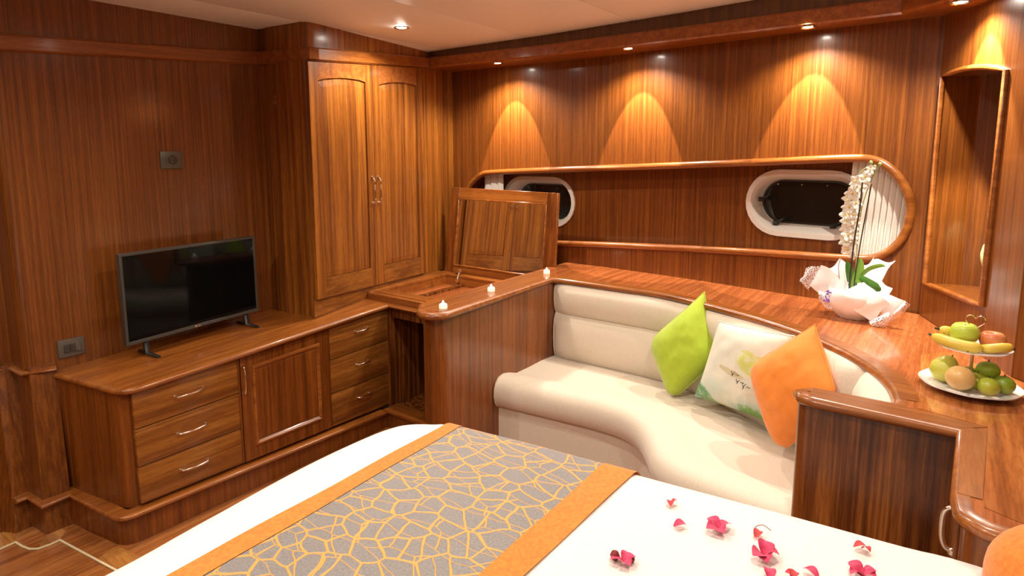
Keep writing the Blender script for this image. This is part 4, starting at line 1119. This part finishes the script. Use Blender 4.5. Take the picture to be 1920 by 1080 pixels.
# ================================================================== SOCKET, SWITCH
def plate(pc_, w_, h_, name, lab, cat):
    p = px(pc_[0], pc_[1], -3.098); t = thing(name, lab, cat, (-3.1, p.y, p.z))
    box(-3.1, -3.090, p.y - w_ / 2, p.y + w_ / 2, p.z - h_ / 2, p.z + h_ / 2).build('cover_plate', M_socket, t, bevel=.002)
    return t, p
t, p = plate((321, 300), .105, .082, 'wall_socket', 'grey metal round-pin wall socket above the television', 'socket')
Ry = Matrix.Rotation(PI / 2, 3, 'Y')
lathe((-3.0895, p.y, p.z), [(.030, 0), (.030, .003), (.024, .004), (.022, -.001), (.0, -.001)], 24, tilt=Ry).build('socket_ring', M_socket, t, smooth=True)
lathe((-3.0885, p.y, p.z), [(0, 0), (.020, 0), (.020, .0008), (0, .0008)], 20, tilt=Ry).build('socket_well', M_socket_in, t)
m = MB()
for dz in (.008, -.008): box(-3.0885, -3.086, p.y - .003, p.y + .003, p.z + dz - .003, p.z + dz + .003, m)
m.build('contacts', M_chrome, t)
t, p = plate((133, 651), .10, .078, 'wall_switch', 'grey metal double switch plate low on the wall left of the television', 'switch')
for dy, mt in ((-.019, M_socket_in), (.004, M_socket_in), (.024, M_socket)):
    box(-3.0905, -3.085, p.y + dy - .010, p.y + dy + .010, p.z - .018, p.z + .018).build('rocker', mt, t, bevel=.001, seg=1)

# ================================================================== CURTAINS in the recess
def curtain(x0, x1, lab, seed, zt_add=0, folds=7, amp=.016, inset_=.05, xb0=None, xb1=None):
    xm = (x0 + x1) / 2; t = thing('curtain', lab, 'curtain', (xm, yw(xm) + inset_, bot_z(xm)), 'porthole curtains')
    xb0 = x0 if xb0 is None else xb0; xb1 = x1 if xb1 is None else xb1
    def fn(i, j):
        xt = x0 + (x1 - x0) * i; xb = xb0 + (xb1 - xb0) * i; x = xb * (1 - j) + xt * j
        ph = i * folds * 2 * PI + .6 * math.sin(i * 9 + seed)
        return Vector((x + .006 * math.cos(ph) * (1 - .3 * j), yw(x) + inset_ + amp * (1 - 2 * abs(math.sin(ph / 2)) ** .6) * (1 - .25 * j), 1.02 + (1.62 - 1.02) * j))
    # keep inside the opening height
    def fn2(i, j):
        p = fn(i, j); lo, hi = 1.00, 1.64; xx = min(max(p.x, XA + .02), XB - .004)
        p.z = (bot_z(xx) - .02) * (1 - j) + (top_z(xx) + .02) * j; return p
    grid(folds * 14, 10, fn2).build('cloth', M_curtain, t, smooth=True)
    return t
xr0 = pback(1592, 400, .07).x; xr0b = pback(1578, 480, .07).x
curtain(xr0, XB + .07, 'cream pleated curtain gathered at the right end of the wall opening, behind the orchid', 2, folds=12, inset_=.060, xb0=xr0b, xb1=XB + .05)
xl0 = pback(908, 335, .06).x; xl1 = pback(943, 335, .06).x
curtain(xl0, xl1, 'short cream curtain visible above the raised mirror lid', 5, folds=3, inset_=.06, amp=.012)

# ================================================================== FRUIT STAND
fc = pz(1817, 722, SZ1 + .016); FC = Vector((fc.x, fc.y, SZ1 + .0022))
fs_ = thing('fruit_stand', 'two-tier white porcelain fruit stand with heart-shaped wire handle on the counter', 'fruit stand', FC)
R1, R2 = .126, .092
T2 = .120
c1, c2 = FC, FC + Vector((0, 0, T2))
lathe(c1, [(0, .004), (.050, .004), (.055, 0), (.062, 0), (.070, .006), (R1 * .80, .012), (R1, .019), (R1, .022), (R1 * .80, .016), (.06, .009), (0, .008)], 64, wob=.012).build('lower_plate', M_plate, fs_, smooth=True)
lathe(c2, [(.006, .0), (.04, 0), (R2 * .75, .004), (R2, .012), (R2, .0145), (R2 * .75, .0075), (.04, .004), (.006, .004)], 64, wob=.012).build('upper_plate', M_plate, fs_, smooth=True)
m = MB(); tube([c1 + Vector((0, 0, .006)), c2 + Vector((0, 0, .062))], .0045, 8, m); lathe(c2, [(.010, -.006), (.012, -.002), (.010, .0)], 12, m); m.build('post', M_chrome, fs_, smooth=True)
sf = Vector((FC.x, FC.y, 0)).normalized(); sx = Vector((sf.y, -sf.x, 0))    # away from and across the line of sight, in plan
hh = c2 + Vector((0, 0, .062)); q = []
for i in range(29):
    a = 2 * PI * i / 28; X = 16 * math.sin(a) ** 3; Y = 13 * math.cos(a) - 5 * math.cos(2 * a) - 2 * math.cos(3 * a) - math.cos(4 * a)
    q.append(hh + sx * (X * .0015) + Vector((0, 0, (Y + 17) * .0015)))
tube(q[:-1], .0016, 6, closed=True).build('heart_handle', M_chrome, fs_, smooth=True)
def sphere_prof(r, sq=1.0, n=10, dent=.0): 
    pr = []
    for i in range(n + 1):
        a = -PI / 2 + PI * i / n; z = math.sin(a) * r * sq; rr = math.cos(a) * r
        if dent and i > n - 3: z -= dent * (i - (n - 3)) ** 1.5
        pr.append((max(rr, 0), z))
    return pr
m_gapple = fruit('green_apple_skin', (.44, .58, .04), (.58, .68, .10), 9)
m_rapple = fruit('red_apple_skin', (.62, .12, .04), (.75, .36, .13), 12)
m_ban = fruit('banana_skin', (.72, .50, .05), (.80, .60, .10), 10, (.10, .05, .02))
m_quin = fruit('quince_skin', (.50, .52, .06), (.62, .60, .12), 9)
m_pom = fruit('grapefruit_skin', (.70, .42, .14), (.78, .52, .22), 16)
m_lime = fruit('lime_skin', (.16, .30, .02), (.34, .38, .03), 12)
m_mand = fruit('mandarin_skin', (.30, .42, .03), (.52, .42, .04), 7)
PL1 = c1.z + .012; PL2 = c2.z + .006
def at_depth(a, b_, Y): return py(a, b_, Y)
def fr_obj(name, lab, cat, c, prof, mat, group, tilt=None, stem=True, sub=None):
    t = thing(name, lab, cat, (c.x, c.y, c.z + prof[0][1]), group)
    lathe(c, prof, 22, tilt=tilt).build('flesh' if False else 'skin', mat, t, smooth=True, merge=True)
    if stem:
        u = (tilt or Matrix.Identity(3)) @ Vector((0, 0, 1)); top_ = c + u * (prof[-1][1] - .002)
        tube([top_, top_ + u * .008], .0016, 6).build('stem', M_stem, t)
    return t
def cr(p, r, base): p = Vector(p); p.z = base + r; return p
# upper tier
U0 = Vector((c2.x, c2.y, 0))
def onp(r_, f_, base, r): p = U0 + sx * r_ + sf * f_; p.z = base + r; return p
fr_obj('apple', 'large green apple on the upper tier of the fruit stand', 'apple', onp(-.023, -.010, PL2 + .010, .036), sphere_prof(.037, .95, 12, .003), m_gapple, 'apples on the upper tier')
fr_obj('apple', 'red and yellow apple on the upper tier, right of the green apple', 'apple', onp(.043, -.002, PL2 + .004, .030), sphere_prof(.033, .92, 12, .004), m_rapple, 'apples on the upper tier')
def banana(lab, pts, r):
    P_ = smooth_path(pts, 6); n = len(P_); rr = [r * min(1, (.25 + 1.9 * math.sin(PI * (i + .6) / n) ** .7) / 1.6) for i in range(n)]
    t = thing('banana', lab, 'banana', (P_[n // 2].x, P_[n // 2].y, min(p.z for p in P_) - r), 'bananas on the upper tier')
    tube(P_, rr, 7).build('skin', m_ban, t, smooth=True)
    tube([P_[0], P_[0] + (P_[0] - P_[2]).normalized() * .012], .0035, 6).build('stalk', M_stem, t)
banana('long yellow banana across the front of the upper tier', [onp(-.098, -.030, PL2, .028), onp(-.06, -.055, PL2, .022), onp(-.01, -.062, PL2, .018), onp(.022, -.055, PL2, .020)], .017)
banana('short banana end showing behind the green apple', [onp(-.085, .012, PL2, .040), onp(-.06, .02, PL2, .034), onp(-.02, .045, PL2, .026), onp(.01, .06, PL2, .022)], .016)
banana('banana at the right edge of the upper tier under the red apple', [onp(.086, -.020, PL2, .022), onp(.070, -.035, PL2, .026), onp(.035, -.045, PL2, .018), onp(.02, -.035, PL2, .014)], .014)
# lower tier
fr_obj('quince', 'yellow-green quince at the left of the lower tier', 'quince', onp(-.062, .0, PL1 + .002, .036), [(0, -.036), (.020, -.034), (.036, -.018), (.038, .002), (.030, .022), (.018, .036), (.010, .042), (0, .044)], m_quin, 'citrus and quince on the lower tier', tilt=Matrix.Rotation(.35, 3, 'Y'))
fr_obj('grapefruit', 'pale orange citrus at the front of the lower tier', 'citrus', onp(-.022, -.064, PL1 + .002, .036), sphere_prof(.037, .93, 12), m_pom, 'citrus and quince on the lower tier', stem=False)
fr_obj('lime', 'dark green lime with a leaf behind the pale citrus, under the post', 'lime', onp(-.004, .022, PL1, .026), sphere_prof(.026, .95, 10), m_lime, 'citrus and quince on the lower tier')
fr_obj('mandarin', 'green mandarin highest of the heap at the right of the lower tier', 'mandarin', onp(.040, .006, PL1 + .028, .026), sphere_prof(.030, .88, 10), fruit('green_skin', (.24, .42, .02), (.36, .50, .03), 8), 'citrus and quince on the lower tier')
fr_obj('mandarin', 'yellow-green mandarin between the pale citrus and the front one', 'mandarin', onp(.018, -.026, PL1, .026), sphere_prof(.028, .9, 10), m_mand, 'citrus and quince on the lower tier')
fr_obj('mandarin', 'yellow-green mandarin at the front right of the lower tier', 'mandarin', onp(.044, -.058, PL1, .026), sphere_prof(.028, .9, 10), m_mand, 'citrus and quince on the lower tier')
fr_obj('lime', 'dark green lime at the far right of the lower tier', 'lime', onp(.078, -.022, PL1 + .002, .026), sphere_prof(.028, .92, 10), m_lime, 'citrus and quince on the lower tier')

# ================================================================== ORCHID
oc_ = Vector((-.315, 2.925, SZ1 + .002))
orc = thing('potted_orchid', 'white orchid in a pot wrapped in white paper and netting on the shelf', 'plant', oc_)
def noisev(p, s, a): return Vector((noise.noise(p * s), noise.noise(p * s + Vector((9, 0, 0))), noise.noise(p * s + Vector((0, 7, 0))))) * a
def wrapf(i, j):
    a = 2 * PI * i; r = [.060, .072, .086, .092, .085, .070][0]
    z = j * .135; rr = .058 + .052 * math.sin(PI * min(1, j * .75) ) - .0 + (.02 * j)
    fold = 1 + .035 * math.sin(a * 5) * (.3 + j) + .02 * math.sin(a * 11 + 2)
    p = oc_ + Vector((math.cos(a) * rr * fold, math.sin(a) * rr * fold, z)); return p + noisev(p, 18, .010) * j
m = MB(); grid(72, 14, wrapf, m, closed_u=True); m.add([oc_ + Vector((math.cos(2 * PI * i / 24) * .058, math.sin(2 * PI * i / 24) * .058, .0005)) for i in range(24)], [list(range(24))])
m.build('pot_wrap', M_paper, orc, smooth=True)
def flap(base, tips, name, mat, n1=16, n2=12, amp=.012, s=15):
    """a crumpled sheet: base edge (2 pts) to tip edge (2 pts) with a bulge"""
    (b0, b1), (t0, t1), bulge = base, tips[0], tips[1]
    def fn(i, j):
        p = (b0.lerp(b1, i)).lerp(t0.lerp(t1, i), j) + bulge * math.sin(PI * j) * (.6 + .4 * math.sin(PI * i))
        p = p + noisev(p, s, amp) * (.3 + j) + Vector((0, 0, .006 * math.sin(i * 6 + 1) * j)); p.z = max(p.z, SZ1 + .004); return p
    return grid(n1, n2, fn).build(name, mat, orc, smooth=True)
V = Vector
def onpix(a, b_, f_):   # pixel at a distance behind/in front of the pot, measured along the viewing direction
    d = ray(a, b_); o = oc_ + sf * f_; t = ((o - Vector(_C)).dot(sf)) / Vector(d).dot(sf); return Vector(_C) + Vector(d) * t
def net_mat():
    m, n, l, b = newmat('white_netting'); b.inputs['Base Color'].default_value = (.86, .84, .88, 1); b.inputs['Roughness'].default_value = .7
    tc = n.new('ShaderNodeTexCoord'); v = n.new('ShaderNodeTexVoronoi'); v.feature = 'DISTANCE_TO_EDGE'; v.inputs['Scale'].default_value = 150; l.new(tc.outputs['Object'], v.inputs['Vector'])
    r = n.new('ShaderNodeMath'); r.operation = 'LESS_THAN'; r.inputs[1].default_value = .17; l.new(v.outputs['Distance'], r.inputs[0]); l.new(r.outputs[0], b.inputs['Alpha']); return m
M_net = net_mat()
sheets = [  # outline in picture terms: base left, base right, tip left, tip right (px), depth base, depth tip
    ((1572, 575), (1592, 530), (1516, 538), (1538, 498), -.05, -.06, 'wrap_sheet', M_paper),
    ((1565, 560), (1606, 520), (1528, 515), (1574, 488), .02, .02, 'wrap_sheet', M_paper),
    ((1600, 545), (1622, 555), (1612, 500), (1640, 486), .05, .06, 'wrap_sheet', M_paper),
    ((1606, 560), (1640, 560), (1636, 490), (1678, 488), .06, .09, 'wrap_sheet', M_paper),
    ((1610, 570), (1645, 580), (1650, 520), (1672, 545), .03, .05, 'wrap_sheet', M_paper),
    ((1560, 556), (1620, 528), (1634, 606), (1668, 572), -.085, -.10, 'wrap_sheet', M_paper),
    ((1610, 530), (1640, 545), (1664, 600), (1696, 566), -.06, -.08, 'wrap_sheet', M_paper),
    ((1515, 545), (1540, 500), (1500, 530), (1512, 505), -.06, -.07, 'net_edge', M_net),
    ((1534, 542), (1566, 552), (1536, 566), (1560, 582), -.06, -.08, 'net_edge', M_net),
    ((1628, 602), (1668, 584), (1636, 622), (1668, 604), -.10, -.11, 'net_edge', M_net),
    ((1664, 600), (1694, 566), (1670, 606), (1706, 574), -.09, -.09, 'net_edge', M_net)]
for b0, b1, t0, t1, d0, d1, nm, mt in sheets:
    flap((onpix(*b0, d0), onpix(*b1, d0)), ((onpix(*t0, d1), onpix(*t1, d1)), sf * -.02 + V((0, 0, .012))), nm, mt, amp=.010 if nm == 'wrap_sheet' else .004)
# purple ribbon
m = MB(); rnd = random.Random(3)
for i in range(9):
    a = onpix(1551 + rnd.uniform(-5, 5), 548 + rnd.uniform(-2, 20), -.10)
    tube(smooth_path([a, a + V((rnd.uniform(-.012, .012), 0, rnd.uniform(.0, .014))), a + V((rnd.uniform(-.02, .02), .0, rnd.uniform(-.012, .01)))], 3), .0025, 5, m)
m.build('ribbon', plain('violet_ribbon', (.23, .12, .62), .4), orc, smooth=True)
def leaf(pts, w_, mat, up=V((0, 0, 1))):
    P_ = smooth_path(pts, 5); n = len(P_)
    def fn(i, j):
        k = min(n - 1, int(round(i * (n - 1)))); t = (P_[min(k + 1, n - 1)] - P_[max(k - 1, 0)]).normalized(); s = t.cross(-sf).normalized()
        ww = w_ * math.sin(PI * min(1, .12 + i * .86)) ** .7; v = 2 * j - 1
        return P_[k] + s * v * ww - sf * (abs(v) * -.15 * ww)
    o = grid(n, 7, fn).build('leaf', mat, orc, smooth=True); return o
leaf([onpix(1600, 545, -.01), onpix(1596, 520, -.02), onpix(1588, 490, -.02)], .019, M_leaf)
leaf([onpix(1608, 530, -.02), onpix(1612, 505, -.02), onpix(1613, 484, -.02)], .017, M_leaf2)
leaf([onpix(1612, 520, -.03), onpix(1628, 505, -.05), onpix(1650, 498, -.06), onpix(1660, 500, -.06)], .009, M_leaf2)
leaf([onpix(1612, 520, -.04), onpix(1628, 531, -.08), onpix(1645, 540, -.10), onpix(1652, 540, -.10)], .019, M_leaf)
leaf([onpix(1598, 540, -.04), onpix(1602, 520, -.04), onpix(1606, 508, -.04)], .008, M_leaf2)
# flower spikes on dark stakes
s1 = smooth_path([onpix(1590, 570, -.05), onpix(1594, 520, -.06), onpix(1602, 450, -.07), onpix(1612, 390, -.075), onpix(1617, 342, -.08)], 6)
s2 = smooth_path([onpix(1598, 560, -.05), onpix(1606, 500, -.06), onpix(1618, 430, -.07), onpix(1634, 345, -.08)], 6)
tube(s1, .0032, 6).build('stake', M_stem, orc, smooth=True); tube(s2, .0026, 6).build('stake', M_stem, orc, smooth=True)
m = MB(); tube(smooth_path([onpix(1602, 560, -.01), onpix(1606, 480, -.005), onpix(1614, 400, -.005), onpix(1630, 345, -.01), onpix(1640, 322, -.02), onpix(1628, 312, -.03), onpix(1606, 335, -.04), onpix(1596, 380, -.04), onpix(1590, 440, -.03), onpix(1592, 480, -.03)], 5), .0022, 6, m)
tube(smooth_path([onpix(1630, 335, -.02), onpix(1644, 320, -.02), onpix(1652, 306, -.02)], 4), .0015, 6, m)
m.build('flower_spike', M_greenstem, orc, smooth=True)
lathe(onpix(1613, 374, -.08), [(0, -.006), (.005, -.004), (.005, .004), (0, .006)], 8).build('clip', M_stem, orc)
def blossom(c, r, rot, face):
    m = MB(); f = face.normalized(); e1 = f.cross(V((0, 0, 1))).normalized(); e2 = f.cross(e1)
    for q_ in range(5):
        a = rot + q_ * 2 * PI / 5; wd_ = .46 if q_ % 2 else .36
        d = e1 * math.cos(a) + e2 * math.sin(a); s = f.cross(d)
        def fn(i, j, d=d, s=s, wd_=wd_):
            v = 2 * j - 1; w2 = r * wd_ * math.sin(PI * (.08 + .90 * i)) ** .7
            return c + d * (i * r) + s * (v * w2) + f * (.25 * r * i * i - .12 * r * v * v)
        grid(6, 5, fn, m)
    o = m.build('blossom', M_petal, orc, smooth=True)
    lathe(c + f * .003, sphere_prof(r * .16, 1, 6), 8).build('blossom_centre', M_petaly, o, smooth=True)
rnd = random.Random(11)
for (a, b_, r) in ((1632, 318, .020), (1622, 332, .026), (1604, 340, .028), (1614, 352, .024), (1598, 362, .030), (1606, 380, .026), (1592, 388, .030), (1600, 402, .028), (1589, 414, .030), (1600, 426, .026), (1590, 440, .030), (1597, 454, .026), (1588, 466, .028), (1598, 478, .022), (1628, 346, .016), (1612, 342, .026), (1590, 374, .026), (1586, 402, .026), (1587, 428, .028), (1584, 452, .026), (1604, 416, .024), (1602, 442, .024)):
    blossom(onpix(a, b_, -.045 + rnd.uniform(-.015, .01)), r, rnd.random() * 6, -sf + V((rnd.uniform(-.6, .6), rnd.uniform(-.3, .3), rnd.uniform(-.5, .3))))
for (a, b_) in ((1633, 305), (1640, 313), (1650, 308)):
    p = onpix(a, b_, -.03); lathe(p, sphere_prof(.007, 1.3, 6), 8).build('bud', M_greenstem, orc, smooth=True)
tube(smooth_path([onpix(1575, 530, -.06), onpix(1572, 500, -.07), onpix(1577, 484, -.07)], 4), .0015, 6).build('twig', M_twig, orc)

# ================================================================== NICHE VASE
vd = RW.pt(.44, -.17, 0)
d_ = Vector(ray(1862, 545)); NNv = RW.n
o_ = RW.a + NNv * -.17; tt = (o_ - Vector(_C)).dot(NNv) / d_.dot(NNv); vp = Vector(_C) + d_ * tt
uu = (vp - RW.a).dot(RW.u); print('vase u', uu, vp.z)
uu = min(uu, .50); vb = RW.pt(uu, -.17, nlow(uu) + .001)
va = thing('vase', 'yellow-green ornamental vase with a net foot, half hidden in the arched niche', 'vase', vb)
lathe(vb, [(0, 0), (.030, 0), (.030, .004), (.014, .014), (.018, .05), (.034, .085), (.042, .10)], 24).build('net_foot', fruit('net_brown', (.30, .16, .03), (.62, .44, .10), 60), va, smooth=True)
lathe(vb, [(.042, .10), (.050, .125), (.052, .15), (.046, .18), (.034, .205), (.020, .222), (.012, .235), (.0, .24)], 24).build('bowl', fruit('painted_yellow', (.62, .66, .26), (.74, .78, .38), 24, (.10, .25, .05)), va, smooth=True)

for o in bpy.data.objects:
    if '_root' in o: del o['_root']
